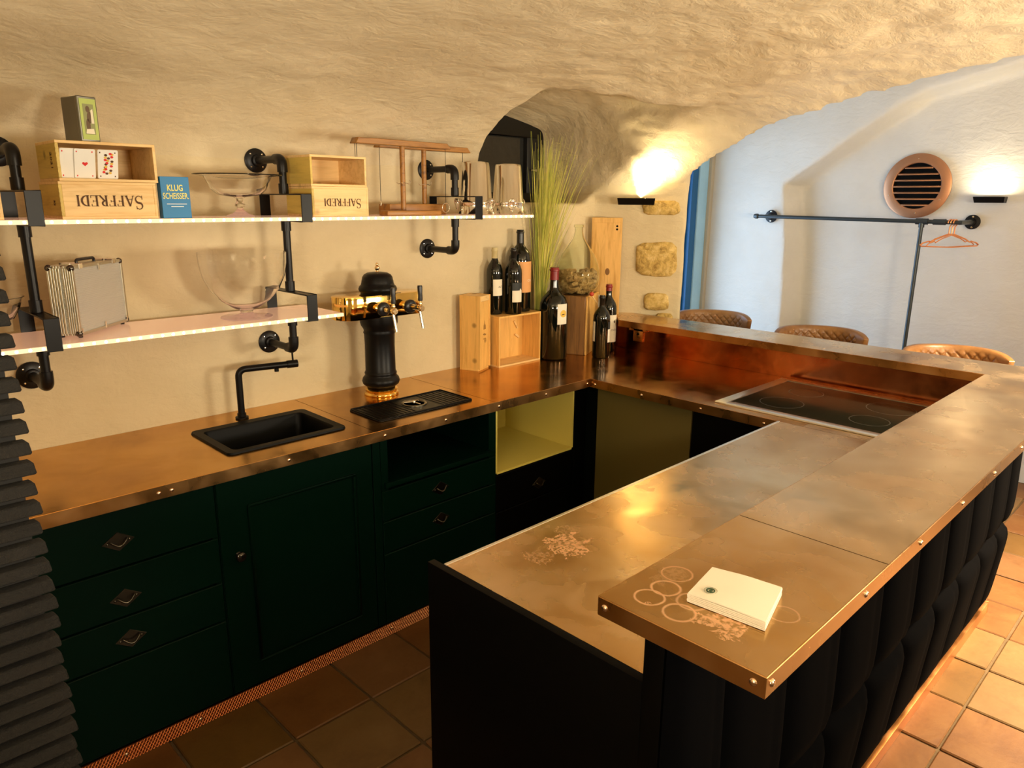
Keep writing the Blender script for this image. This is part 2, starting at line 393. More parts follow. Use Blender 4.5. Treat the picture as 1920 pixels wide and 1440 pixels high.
# ================================================================== STRUCTURE
# --- vault, wall behind the counter, pier with the sconce: one plaster body, carved and softened, then split
def interp(y, pts):
    d = -y
    for (a, za), (b, zb) in zip(pts, pts[1:]):
        if d <= b: return za + (zb - za) * (d - a) / (b - a)
    return pts[-1][1]
ZL = [(0, 1.90), (.06, 1.955), (.15, 2.02), (.28, 2.09), (.5, 2.165), (.8, 2.225), (1.2, 2.28), (1.8, 2.33), (2.6, 2.35), (3.4, 2.28), (4.1, 2.1), (4.9, 1.8)]
ZR = [(0, 1.81), (.21, 1.94), (.43, 2.04), (.65, 2.115), (1.01, 2.195), (1.2, 2.225), (1.54, 2.27), (2.2, 2.32), (3.0, 2.26), (3.7, 2.1), (4.5, 1.8)]
def V(x, y):
    w = min(1, max(0, (x + .10) / .42)); w = w * w * (3 - 2 * w)
    d = max(0.0, -y - min(.37, max(0.0, 1.23 * (x - .70))))     # springing follows the splayed pier
    return interp(y, ZL) * (1 - w) + interp(-d, ZR) * w
XE = 1.0
def vault_body():
    mb = MB(); xs = list(np.arange(-4.3, XE - .03, .07)) + [XE]; ys = [0] + list(-np.arange(.04, 4.9, .07)) + [-4.9]
    nx, ny = len(xs), len(ys); vs = []
    for x in xs:
        for y in ys: vs.append((x, y, V(x, y)))
    for x in xs:
        for y in ys: vs.append((x, y, 3.1))
    N = nx * ny; fs = []
    I = lambda i, j: i * ny + j
    for i in range(nx - 1):
        for j in range(ny - 1):
            fs.append((I(i, j), I(i + 1, j), I(i + 1, j + 1), I(i, j + 1))); fs.append(tuple(N + k for k in (I(i, j), I(i, j + 1), I(i + 1, j + 1), I(i + 1, j))))
    for i in range(nx - 1):
        for j in (0, ny - 1): fs.append((I(i, j), I(i + 1, j), N + I(i + 1, j), N + I(i, j)))
    for j in range(ny - 1):
        for i in (0, nx - 1): fs.append((I(i, j), I(i, j + 1), N + I(i, j + 1), N + I(i, j)))
    mb.add(vs, fs); return mb
def tmp_obj(mb, name='tmp'): return mb.build(name, None, None, smooth=False)
def hull_obj(pts):
    bm = bmesh.new()
    for p in pts: bm.verts.new(p)
    bmesh.ops.convex_hull(bm, input=bm.verts); me = bpy.data.meshes.new('h'); 
    loose = [v for v in bm.verts if not v.link_faces]; bmesh.ops.delete(bm, geom=loose, context='VERTS')
    bmesh.ops.recalc_face_normals(bm, faces=bm.faces); bm.to_mesh(me); bm.free()
    o = bpy.data.objects.new('h', me); COL.objects.link(o); return o
def evald(o):
    dg = bpy.context.evaluated_depsgraph_get(); dg.update(); me = bpy.data.meshes.new_from_object(o.evaluated_get(dg)); return me
vb = tmp_obj(vault_body())
wallb = tmp_obj(MB().box(-4.3, .9, -.001, .75, -.05, 3.1))
pier = tmp_obj(MB().prism([(.70, .2), (.70, .02), (.985, -.40), (1.0, -.42), (1.03, -.42), (1.06, -.30), (1.08, .75), (.7, .75)], -.05, 2.2))
bmj = bmesh.new()
def merge_objs(objs):
    # union through voxel remesh of overlapping closed shells
    vs = []; fs = []
    for o in objs:
        off = len(vs); vs += [tuple(v.co) for v in o.data.vertices]; fs += [tuple(i + off for i in p.vertices) for p in o.data.polygons]
    me = bpy.data.meshes.new('u'); me.from_pydata(vs, [], fs); oo = bpy.data.objects.new('u', me); COL.objects.link(oo)
    for o in objs: bpy.data.objects.remove(o)
    return oo
body = merge_objs([vb, wallb, pier])
md = body.modifiers.new('r', 'REMESH'); md.mode = 'VOXEL'; md.voxel_size = .02
me = evald(body); bpy.data.objects.remove(body); body = bpy.data.objects.new('body', me); COL.objects.link(body)
FR = [(-.13, 0, 1.90), (-.17, -.25, 2.07), (-.14, -.40, 2.135), (.04, -.5, 2.125), (.57, -.65, 2.113), (.71, -.30, 1.955), (.725, -.04, 1.826), (-.12, 0, 1.70), (.62, 0, 1.70)]
BK = [(.10, .44, 1.70), (.70, .44, 1.69), (.10, .44, 2.22), (.45, .44, 2.15), (.69, .44, 2.10)]
bc = Vector((.45, .42, 1.92)); ext = []
for p in FR[:7]:
    p = Vector(p); ext.append(tuple(bc + (p - bc) * 1.12))
ext += [(-.12, -.05, 1.70), (.62, -.05, 1.70), (.60, -.28, 2.20), (.20, -.15, 2.26), (.64, .10, 2.17)]
cut = hull_obj(FR + BK + ext)
b = body.modifiers.new('b', 'BOOLEAN'); b.operation = 'DIFFERENCE'; b.object = cut; b.solver = 'EXACT'
r = body.modifiers.new('r', 'REMESH'); r.mode = 'VOXEL'; r.voxel_size = .02
sm = body.modifiers.new('s', 'SMOOTH'); sm.factor = .5; sm.iterations = 4
me = evald(body); bpy.data.objects.remove(body); bpy.data.objects.remove(cut)
n = len(me.vertices); co = np.empty(n * 3); me.vertices.foreach_get('co', co); co = co.reshape(-1, 3)
no = np.empty(n * 3); me.vertex_normals.foreach_get('vector', no); no = no.reshape(-1, 3)
for i in range(n):
    x, y, z = co[i]
    if z > 3.0 or y > .7: continue
    rough = min(1, max(.12, (x + 1.0) / 1.3)) if z > 1.75 else .25
    if y > .06: rough *= .3
    a = noise.noise((x * 1.7, y * 1.7, z * 1.7)) * .012 + noise.noise((x * 5, y * 5 + 3, z * 7)) * (.003 + .014 * rough) + noise.noise((x * 13, y * 13, z * 22)) * (.001 + .0075 * rough)
    if z < 1.8 and y > -.05 and x < .7: a *= .12
    elif z < 1.8: a *= .8
    co[i] += no[i] * a
faces = [tuple(p.vertices) for p in me.polygons]
fc = np.array([co[list(f)].mean(0) for f in faces])
def submesh(name, mask, mat):
    idx = np.nonzero(mask)[0]; used = sorted({v for i in idx for v in faces[i]}); mp = {v: k for k, v in enumerate(used)}
    m2 = bpy.data.meshes.new(name); m2.from_pydata([tuple(co[v]) for v in used], [], [tuple(mp[v] for v in faces[i]) for i in idx])
    m2.polygons.foreach_set('use_smooth', [True] * len(m2.polygons)); m2.materials.append(mat)
    o = bpy.data.objects.new(name, m2); COL.objects.link(o); return struct(o)
keep = (fc[:, 2] > -.0) & (fc[:, 2] < 3.05) & (fc[:, 0] > -4.25) & (fc[:, 1] > -4.85) & (fc[:, 1] < .70)
wl = keep & (fc[:, 2] < 1.86) & (fc[:, 0] <= .70) & (fc[:, 1] > -.3)
pr = keep & (fc[:, 2] < 1.80) & (fc[:, 0] > .70) & (fc[:, 1] > -1)
submesh('wall_back', wl, PLASTER); pier_o = submesh('wall_side', pr, PLASTER); submesh('ceiling', keep & ~wl & ~pr, PLASTERC)

# exposed sandstones in the pier: pieces of that wall
pn = Vector((-.42, -.285, 0)).normalized(); pt = Vector((.285, -.42, 0)).normalized()
def pier_pt(s, z, out=0): return Vector((.70, .02, z)) + pt * s + pn * out
def stone(s0, s1, z0, z1, seed):
    rnd = random.Random(seed); mb = MB(); n = 20; cs, cz = (s0 + s1) / 2, (z0 + z1) / 2; rings = []
    for kk, (f, out) in enumerate(((1.04, -.02), (1.0, .004), (.90, .013), (.6, .017))):
        for i in range(n):
            a = 2 * PI * i / n; ca, sa = math.cos(a), math.sin(a); q = 1 / max(abs(ca), abs(sa)) ** .75
            w = 1 + .10 * noise.noise((ca * 1.5 + seed * 7, sa * 1.5, 0))
            rings.append(pier_pt(cs + ca * q * f * w * (s1 - s0) / 2, cz + sa * q * f * w * (z1 - z0) / 2, out + .006 * noise.noise((i * .9, kk * 3, seed)) + .004))
    m = 4; fs = [(j * n + i, j * n + (i + 1) % n, (j + 1) * n + (i + 1) % n, (j + 1) * n + i) for j in range(m - 1) for i in range(n)] + [tuple((m - 1) * n + i for i in range(n)), tuple(range(n))[::-1]]
    mb.add(rings, fs); mb.build('stone', SANDSTONE, pier_o, angle=60)
stone(.30, .50, 1.635, 1.715, 1); stone(.275, .505, 1.295, 1.49, 2); stone(.33, .47, 1.10, 1.20, 3); stone(.40, .50, .99, 1.085, 4)

# window in the niche
wf = thing('window_1', 'small black framed window deep in the wall niche', 'window'); del wf['category']; wf['kind'] = 'structure'
fb = MB(); fb.box(-.2, .80, .385, .44, 1.60, 1.75).box(-.2, .80, .385, .44, 2.06, 2.4).box(.56, .80, .385, .44, 1.75, 2.06).box(-.2, -.1, .385, .44, 1.75, 2.06)
fb.build('window_frame', WINBLACK, wf, .004)
fb = MB().box(.16, .185, .40, .43, 1.75, 2.06); fb.build('window_bar', WINBLACK, wf, .003)
MB().box(-.1, .56, .415, .422, 1.75, 2.06).build('window_pane', DARKGLASS, wf, smooth=False)
MB().tube([(.625, .375, 1.88), (.58, .365, 1.88)], .006, 10).sphere((.625, .378, 1.88), .010).build('window_latch', CHROME, wf)

# white far wall with a recessed arch
front = tmp_obj(MB().box(2.6, 3.05, -4.9, .75, -.05, 2.95))
arch = [(-.275, -.1), (-.275, 1.0), (-.25, 1.45), (-.20, 1.84), (-.436, 1.997), (-.683, 2.175), (-.912, 2.322), (-1.072, 2.402), (-1.556, 2.507), (-2.2, 2.54), (-2.9, 2.45), (-3.6, 2.2), (-4.1, 1.84), (-4.15, -.1)]
cutm = MB(); vs = [(2.4, y, z) for y, z in arch] + [(2.6, y, z) for y, z in arch] + [(2.78, y - .055 if y > -1 else y + (.02 if y < -2 else 0), z - .03 if z > 1.8 else z) for y, z in arch]
na = len(arch); cutm.add(vs, [tuple(range(na))] + [(k * na + i, k * na + (i + 1) % na, (k + 1) * na + (i + 1) % na, (k + 1) * na + i) for k in (0, 1) for i in range(na)] + [tuple(range(2 * na, 3 * na))[::-1]])
cut = tmp_obj(cutm, 'cut')
b = front.modifiers.new('b', 'BOOLEAN'); b.operation = 'DIFFERENCE'; b.object = cut; b.solver = 'EXACT'
r = front.modifiers.new('r', 'REMESH'); r.mode = 'VOXEL'; r.voxel_size = .018
sm = front.modifiers.new('s', 'SMOOTH'); sm.factor = .5; sm.iterations = 3
me = evald(front); bpy.data.objects.remove(front); bpy.data.objects.remove(cut)
bm = bmesh.new(); bm.from_mesh(me); bmesh.ops.delete(bm, geom=[f for f in bm.faces if f.calc_center_median().x > 2.95 or f.calc_center_median().z < 0], context='FACES')
for v in bm.verts:
    x, y, z = v.co; v.co += v.normal * (noise.noise((x * 1.5, y * 1.5, z * 1.5)) * .010 + noise.noise((x * 6, y * 6, z * 6)) * .003)
bm.to_mesh(me); bm.free()
me.polygons.foreach_set('use_smooth', [True] * len(me.polygons)); me.materials.clear(); me.materials.append(PLASTERW)
fw = bpy.data.objects.new('wall_right', me); COL.objects.link(fw); struct(fw)

# wall with the entrance door, facing into the front room
dwy = .42
mb = MB(); mb.box(1.1, 1.25, dwy, dwy + .3, 0, 2.95).box(1.25, 2.36, dwy, dwy + .3, 2.08, 2.95)
struct(mb.build('wall_left', PLASTERW, None, smooth=False))
struct(MB().box(2.44, 2.585, dwy - .03, dwy + .3, 0, 2.95).build('trim_1', BLUEL, None, .012))
struct(MB().box(2.56, 2.615, dwy - .055, dwy - .0, 0, 2.95).build('trim_2', STONE_TRIM, None, .008))
dr = thing('door_1', 'blue door', 'door'); del dr['category']; del dr['label']; dr['kind'] = 'structure'
MB().box(2.36, 2.44, dwy - .02, dwy + .06, 0, 2.08).box(1.25, 2.44, dwy - .02, dwy + .06, 2.06, 2.14).build('door_frame', BLUE, dr, .006)
MB().box(2.30, 2.36, dwy + .02, dwy + .08, 0, 2.06).box(1.25, 1.31, dwy + .02, dwy + .08, 0, 2.06).build('door_casing', BLUE, dr, .006)
# enclosing shell of the room behind the camera and above the front room
struct(MB().box(-4.3, 2.95, -5.0, -4.85, 0, 2.95).build('wall_front', PLASTERW, None, smooth=False))
struct(MB().box(-4.4, -4.25, -5.0, .1, 0, 2.4).build('wall_near', PLASTER, None, smooth=False))
struct(MB().box(1.0, 3.0, -5.0, .75, 2.88, 3.0).build('ceiling_2', PLASTERW, None, smooth=False))

# floor: grout bed and single terracotta tiles
fl = struct(MB().box(-4.3, 3.0, -5.0, .8, -.12, -.008).build('floor', GROUT, None, smooth=False))
t = .2945; tm = {}
rnd = random.Random(3)
def tile_mesh(k):
    mb = MB(); h = t / 2 - .0045; mb.box(-h, h, -h, h, -.02, 0)
    bmv = mb.build('tile', TILES[k % 4], None, .004, 1); me = bmv.data; bpy.data.objects.remove(bmv); return me
tms = [tile_mesh(k) for k in range(4)]
for i in range(-7, 14):
    for j in range(-7, 2):
        x = -1.3796 + (i + .5) * t; y = -.7874 - (-j - .5) * t if False else -.7874 + (j + .5) * t
        if y < -3.0 and x < -2.2: continue
        k = rnd.choice([0, 1, 3, 2, 0])
        o = bpy.data.objects.new('tile', tms[k]); COL.objects.link(o); o.parent = fl; o.location = (x + rnd.uniform(-.0015, .0015), y + rnd.uniform(-.0015, .0015), rnd.uniform(-.0015, .0015)); o.rotation_euler = (rnd.uniform(-.003, .003), rnd.uniform(-.003, .003), rnd.uniform(-.004, .004))

# slatted dark pillar at the left
pil = thing('slatted_pillar', 'dark stacked slat pillar at the left edge beside the counter', 'pillar', (-2.45, -1.09, 0))
MB().box(-.4, .105, -.03, .06, 0, 1.98).build('backing', base('pillar backing', (.008, .007, .006), .8), pil)
k = 0; z = .012
while z < 1.95:
    h = .025; e = .124 + rnd.uniform(-.004, .003)
    mb = MB(); y0 = -.062 + rnd.uniform(-.003, .003); mb.add([(-.42, y0, z), (e, y0, z), (e - .002, -.03, z), (-.42, -.03, z), (-.42, y0 + .004, z + h), (e - .003, y0 + .004, z + h + rnd.uniform(-.001, .001)), (e - .006, -.03, z + h), (-.42, -.03, z + h)],
        [(0, 1, 5, 4), (1, 2, 6, 5), (2, 3, 7, 6), (3, 0, 4, 7), (4, 5, 6, 7), (3, 2, 1, 0)])
    mb.build('slat', SLATE, pil, .003, 1); z += .0408

# ================================================================== COUNTERS
ZC = .90; dA = .598; YC = -1.5237; LX = -1.64; ZB = 1.082
# lower worktop: sheets of copper, U shaped
wt = thing('copper_worktop', 'U-shaped lower worktop clad in aged copper sheets', 'worktop')
SK = (-1.687, -1.245, -.49, -.166)   # sink hole x0,x1,y0,y1
seams = [-3.4, -1.195, -.61, 0.0]
def sheet(x0, x1, y0, y1, holes=(), nm='copper_sheet', mat=COPPER, z1=ZC, th=.012):
    mb = MB(); xs = sorted({x0, x1, *[h[0] for h in holes], *[h[1] for h in holes]}); ys = sorted({y0, y1, *[h[2] for h in holes], *[h[3] for h in holes]})
    for a, b_ in zip(xs, xs[1:]):
        for c, d in zip(ys, ys[1:]):
            if any(h[0] <= a and b_ <= h[1] and h[2] <= c and d <= h[3] for h in holes): continue
            mb.box(a, b_, c, d, z1 - th, z1)
    # inner faces doubled by the cells are harmless: merge them
    vs = mb.v; fs = {}
    for f in mb.f:
        key = tuple(sorted(tuple(round(q, 5) for q in vs[i]) for i in f)); fs.setdefault(key, []).append(f)
    mb.f = [v[0] for v in fs.values() if len(v) == 1]
    return mb.build(nm, mat, wt if nm == 'copper_sheet' else None, smooth=False)
g = .0012
sheet(-3.4, -1.195 - g, -dA, -.002, [(SK[0] + .012, SK[1] - .012, SK[2] + .012, SK[3] - .012)], mat=COPPER_A)
sheet(-1.195 + g, -.61 - g, -dA, -.002, mat=COPPER_A); sheet(-.61 + g, .0, -dA, -.002, mat=COPPER_A)
mb = MB().prism([(0.0 + g, -.002), (.0 + g, -1.62), (.71, -1.62), (.71, -.002)], ZC - .012, ZC); mb.build('copper_sheet', COPPER_A, wt, smooth=False)
sheet(LX, .0 - g, -2.09, YC - .01); sheet(.0 + g, .71, -2.09, -1.62 - g)
sub = MB().box(-3.4, -1.70, -dA + .004, -.01, ZC - .04, ZC - .0125).box(-1.23, .0, -dA + .004, -.01, ZC - .04, ZC - .0125).box(0, .7, -2.08, -.01, ZC - .04, ZC - .0125).box(LX + .002, 0, -2.08, YC - .012, ZC - .04, ZC - .0125)
sub.box(-1.70, -1.23, -dA + .004, -.50, ZC - .04, ZC - .0125).box(-1.70, -1.23, -.155, -.01, ZC - .04, ZC - .0125)
sub.build('core_board', CABBLACK, wt, smooth=False)
MB().box(-3.4, .0, -dA - .0022, -dA + .001, ZC - .040, ZC - .0002).build('edge_strip', COPPER_EDGE, wt, .0008, 1)
MB().box(-.0022, .001, YC - .01, -dA - .0, ZC - .040, ZC - .0002).build('edge_strip', COPPER_EDGE, wt, .0008, 1)
MB().box(LX, 0, YC - .010, YC, ZC - .03, ZC + .0008).build('steel_edging', HOBFRAME, wt, .001, 1)
scm = MB().lathe([(.0001, .0036), (.003, .0034), (.0052, .0022), (.0066, 0), (.0066, -.002)], 14)
scr = scm.build('screw', SCREW, wt); scr_me = scr.data; scr_me.transform(Matrix.Rotation(PI / 2, 4, 'X')); bpy.data.objects.remove(scr)   # points to -y
def screw(x, y, z, rz, parent):
    o = bpy.data.objects.new('screw', scr_me); COL.objects.link(o); o.parent = parent; o.location = (x, y, z); o.rotation_euler = (0, 0, rz)
for x in (-2.3, -1.944, -1.908, -1.536, -1.159, -.875, -.59, -.304, -.02): screw(x, -dA - .0022, .879, 0, wt)
for y in (-.63, -.894, -1.191, -1.47): screw(-.0022, y, .878, -PI / 2, wt)

# raised bar top
bt = thing('raised_bar_top', 'L-shaped raised bar top of aged copper around the counter', 'bar top')
BX0, BX1, BY0, BY1, BL = .5795, .8521, -2.0498, -2.3408, -1.7397
TB = .034
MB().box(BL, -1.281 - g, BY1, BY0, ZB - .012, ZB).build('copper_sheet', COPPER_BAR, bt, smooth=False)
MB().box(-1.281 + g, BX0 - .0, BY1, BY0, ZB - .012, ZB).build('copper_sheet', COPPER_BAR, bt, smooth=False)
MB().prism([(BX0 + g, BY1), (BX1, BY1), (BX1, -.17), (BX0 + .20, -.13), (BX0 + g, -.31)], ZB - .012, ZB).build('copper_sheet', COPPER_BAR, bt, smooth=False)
MB().box(BL + .003, BX1 - .003, BY1 + .003, BY0 - .003, ZB - TB, ZB - .0122).prism([(BX0 + .003, BY1 + .003), (BX1 - .003, BY1 + .003), (BX1 - .003, -.18), (BX0 + .195, -.135), (BX0 + .004, -.313)], ZB - TB, ZB - .0122).build('core_board', CABBLACK, bt, smooth=False)
e = .0022
MB().box(BL - e, BX1 + e, BY1 - e, BY1 + .001, ZB - TB, ZB).build('edge_strip', COPPER_EDGE, bt, .0008, 1)
MB().box(BL, BX0, BY0 - .001, BY0 + e, ZB - TB, ZB - .0003).build('edge_strip', COPPER_EDGE, bt, .0008, 1)
MB().box(BL - e, BL + .001, BY1, BY0, ZB - TB, ZB - .0003).build('edge_strip', COPPER_EDGE, bt, .0008, 1)
MB().box(BX0 - e, BX0 + .001, BY0, -.311, ZB - TB, ZB - .0003).build('edge_strip', COPPER_EDGE, bt, .0008, 1)
for x in (-1.724, -1.386, -1.107, -.829, -.56, -.281, 0, .28, .56, .83): screw(x, BY1 - e, ZB - .016, 0, bt)
for y in (-2.064, -2.324): screw(BL - e, y, ZB - .016, -PI / 2, bt)
bb = thing('bar_support_block', 'small copper angle block under the bar top near the wall', 'bracket', (.585, -.44, 1.0)); 
MB().box(0, .06, -.05, .06, .036, .046).box(.0, .02, -.03, .03, -.02, .046).build('plate', COPPER_EDGE, bb, .001); MB().lathe([(.0001, .001), (.007, .001), (.007, -.002)], 14, T(-.001, 0, .02) @ Matrix.Rotation(-PI / 2, 4, 'Y')).build('hole_plug', CABBLACK, bb)

# copper splashback under the raised bar
sp = thing('copper_splashback', 'polished copper splashback between worktop and raised bar', 'splashback')
MB().box(.709, .713, -2.09, -.17, ZC + .0005, ZB - TB - .0005).build('copper_panel', COPPER_BRIGHT, sp, smooth=False)
MB().box(-1.64, .709, -2.094, -2.0905, ZC + .0005, ZB - TB - .0005).build('copper_panel', COPPER_BRIGHT, sp, smooth=False)

# peninsula body
pc = thing('bar_peninsula', 'black bar peninsula with velvet padded outer side', 'bar counter')
MB().box(-1.66, -1.641, -2.09, -1.490, .0, ZC - .0).build('end_panel', CABBLACK, pc, .001)
MB().box(-1.66, -1.64, -2.13, -2.09, 0, ZB - TB).box(-1.64, .87, -2.135, -2.095, .0, ZB - TB).build('bar_wall', CABBLACK, pc, .001)
MB().box(-1.64, .04, YC - .05, YC - .03, .06, ZC - .04).build('inner_panel', CABBLACK, pc, .001)
MB().box(-1.60, .84, -2.15, -2.134, .0, .050).build('plinth_strip', COPPER_PLINTH, pc, .002)
MB().box(.845, .852, -2.15, -.35, .0, .050).build('plinth_strip', COPPER_PLINTH, pc, .002)
def cushion(x0, x1, z0, z1, M, dep=.050):
    mb = MB(); n = 16; vs = []
    for j in range(n + 1):
        for i in range(n + 1):
            u = i / n * 2 - 1; v = j / n * 2 - 1
            d = dep * (1 - abs(u) ** 4.5) ** .6 * (1 - abs(v) ** 7) ** .6 * ((.62 + .38 * v) if z0 < .1 else (.80 - .20 * v)) * (1 - .10 * math.exp(-((u - .35) / .12) ** 2))
            vs.append((x0 + (x1 - x0) * i / n, -d, z0 + (z1 - z0) * j / n))
    fs = [(j * (n + 1) + i, j * (n + 1) + i + 1, (j + 1) * (n + 1) + i + 1, (j + 1) * (n + 1) + i) for j in range(n) for i in range(n)]
    m2 = MB(); m2.add(vs, fs, M); return m2.build('velvet_cushion', VELVET, pc, angle=80)
cols = [-1.66, -1.48, -1.20, -.92, -.64, -.35, -.06, .20, .48, .72, .87]
for a, b_ in zip(cols, cols[1:]):
    for z0, z1 in ((.052, .425), (.425, ZB - TB)): cushion(a + .001, b_ - .001, z0, z1, T(0, -2.134, 0))
ys_ = [-2.13, -1.85, -1.57, -1.29, -1.01, -.73, -.45]
bwall = MB().box(.715, .85, -2.13, -.27, 0, ZB - TB); bwall.build('bar_wall', CABBLACK, pc, .001)
for a, b_ in zip(ys_, ys_[1:]):
    for z0, z1 in ((.052, .425), (.425, ZB - TB)): cushion(a, b_, z0, z1, T(.851, 0, 0) @ Rz(PI / 2) )
# counter leg under the far run: cupboard with cream side
fc_ = thing('corner_base_cabinet', 'dark base cabinet under the hob counter with cream panel', 'cabinet')
MB().box(.086, .10, -1.10, -.58, .06, ZC - .04).build('cream_panel', base('shaded cream laminate', (.13, .10, .025), .5), fc_, smooth=False)  # cream laminate with the dim light under the counter painted in
MB().box(.086, .10, -1.56, -1.105, .06, ZC - .04).build('shade_panel', CABBLACK, fc_, .001)  # black panel stands in for the shaded end of the same front
MB().box(.102, .70, -2.08, -.02, .06, ZC - .045).build('carcass', CABIN, fc_, smooth=False)
MB().box(.09, .10, -1.58, -.52, .0, .06).build('plinth_strip', COPPER_PLINTH, fc_, .001)
MB().tube([(.087, -1.30, .74), (.062, -1.30, .74), (.062, -1.42, .74), (.087, -1.42, .74)], .005, 10).build('handle', BLACK, fc_)

# hob
hb = thing('induction_hob', 'black glass hob in a wide steel frame set in the copper counter', 'hob', (.06, -1.2188, ZC))
fo, W_, H_ = .0, .60, .80
MB().box(0, W_, -.07 if False else -.045, 0, .0005, .006).box(0, .045, -H_, -.045, .0005, .006).box(W_ - .03, W_, -H_, -.045, .0005, .006).box(.045, W_ - .03, -H_, -H_ + .03, .0005, .006).build('steel_frame', HOBFRAME, hb, .0008, 1)
MB().box(.045, W_ - .03, -H_ + .03, -.045, .0005, .0042).build('glass_plate', HOBGLASS, hb, smooth=False)
for (cx, cy, rr) in ((.19, -.2, .085), (.42, -.2, .07), (.19, -.55, .07), (.42, -.55, .09)):
    MB().lathe([(rr, .0043), (rr + .0012, .0044), (rr + .0024, .0043)], 40, T(cx, cy, 0), closed=True).build('zone_ring', base('hob ring', (.05, .05, .045), .3) if 'hob ring' not in MATS else MATS['hob ring'], hb)

# ------------------------------------------------------------------ green cabinets along the wall
FY = -.510
def diamond_handle(x, z, par):
    h = bpy.data.objects.new('handle', None); 
    mb = MB(); s = .045; a = .030
    M = frame_m((x, FY - .001, z), (1, 0, 0), (0, 0, 1))   # local z -> -y
    mb.prism([(-s, 0), (0, -a), (s, 0), (0, a)], 0, .0035, M)
    for q in ((-.030, 0), (.030, 0)): mb.lathe([(.0001, .006), (.0035, .005), (.004, .003)], 8, M @ T(*q, 0))
    # bail
    mb.tube([M @ Vector((-.024 + .048 * i / 8, .003 - .016 * math.sin(PI * i / 8) + .004, .008 + .010 * math.sin(PI * i / 8))) for i in range(9)], .0028, 8)
    mb.build('handle', base('dark polished metal', (.10, .09, .07), .3, 1) if 'dark polished metal' not in MATS else MATS['dark polished metal'], par, .0006, 1)
def carcass(name, x0, x1, label, z0=.055, z1=ZC - .042, opening=None):
    c = thing(name, label, 'cabinet')
    mb = MB(); s = .018
    mb.box(x0, x0 + s, FY + .004, -.02, z0, z1).box(x1 - s, x1, FY + .004, -.02, z0, z1).box(x0 + s, x1 - s, FY + .004, -.02, z0, z0 + s).box(x0 + s, x1 - s, -.034, -.02, z0, z1)
    mb.build('carcass', GREEN, c, smooth=False); return c
def front(x0, x1, z0, z1, par, nm='drawer_front', gap=.0022, mat=GREEN):
    return MB().box(x0 + gap, x1 - gap, FY - .002, FY + .016, z0 + gap, z1 - gap).build(nm, mat, par, .0022, 1)
c1 = carcass('drawer_cabinet', -2.34, -1.752, 'dark green cabinet of drawers with diamond handles next to the slatted pillar')
for z0, z1, hz in ((.646, .856, .730), (.486, .644, .547), (.346, .484, .411), (.058, .344, None)):
    f = front(-2.34, -1.752, z0, z1, c1, 'drawer')
    if hz: diamond_handle(-2.043, hz, f)
MB().box(-3.4, -2.342, FY, -.02, .055, ZC - .042).build('side_filler', GREEN, c1, smooth=False)
c2 = carcass('sink_cabinet', -1.750, -1.124, 'dark green cabinet with a panelled door under the sink')
d = front(-1.750, -1.16, .058, .856, c2, 'door')
mb = MB(); xa, xb, za, zb = -1.637, -1.249, .15, .720     # framed recess, raised lip
for r_ in ((xa - .012, xb + .012, zb, zb + .010), (xa - .012, xb + .012, za - .010, za), (xa - .012, xa, za, zb), (xb, xb + .012, za, zb)): mb.box(r_[0], r_[1], FY - .009, FY - .001, r_[2], r_[3])
mb.build('panel_moulding', GREEN, d, .003, 2)
MB().lathe([(.0001, .030), (.010, .029), (.016, .024), (.017, .018), (.012, .010), (.007, .004), (.011, 0)], 24, frame_m((-1.693, FY - .002, .562), (1, 0, 0), (0, 0, 1))).build('knob', base('polished dark knob', (.05, .045, .04), .15, .9), d)
MB().box(-1.158, -1.124, FY - .002, FY + .016, .058, .856).build('stile', GREEN, c2, .002, 1)
c3 = thing('drip_tray_cabinet', 'dark green cabinet with an open shelf over drawers under the beer tap', 'cabinet')
MB().box(-1.122, -1.090, FY + .0, -.02, .055, .857).box(-.566, -.524, FY + .0, -.02, .055, .857).box(-1.09, -.566, FY + .0, -.02, .055, .075).box(-1.09, -.566, FY + .005, -.02, .636, .654).box(-1.09, -.566, -.04, -.02, .055, .857).build('carcass', GREEN, c3, smooth=False)
MB().box(-1.11, -.535, FY - .012, FY + .006, .634, .655).build('shelf_lip', GREEN, c3, .003)
for z0, z1, hz in ((.496, .622, .559), (.360, .494, .423), (.058, .358, None)):
    f = front(-1.122, -.524, z0, z1, c3, 'drawer')
    if hz: diamond_handle(-.837, hz, f)
c4 = thing('open_niche_cabinet', 'black cabinet with an open cream-lined niche above drawers', 'cabinet')
mb = MB().box(-.522, -.512, FY + .003, -.03, .538, .857).box(-.012, -.003, FY + .003, -.03, .538, .857).box(-.512, -.012, FY + .003, -.03, .530, .540).box(-.512, -.012, -.04, -.03, .540, .857)
mb.build('cream_lining', CREAM, c4, smooth=False)
MB().box(-.510, .085, FY + .02, -.02, .055, .528).box(-.001, .085, FY - .0, -.02, .530, .857).build('carcass', CABBLACK, c4, smooth=False)
MB().box(-.30, -.18, -.045, -.039, .60, .70).build('socket_plate', CABBLACK, c4, .002, 1)
f = front(-.522, -.004, .352, .528, c4, 'drawer', mat=CABBLACK); diamond_handle(-.246, .420, f)
front(-.522, -.004, .058, .350, c4, 'drawer', mat=CABBLACK); front(-.003, .084, .058, .857, c4, 'filler_panel', mat=CABBLACK)
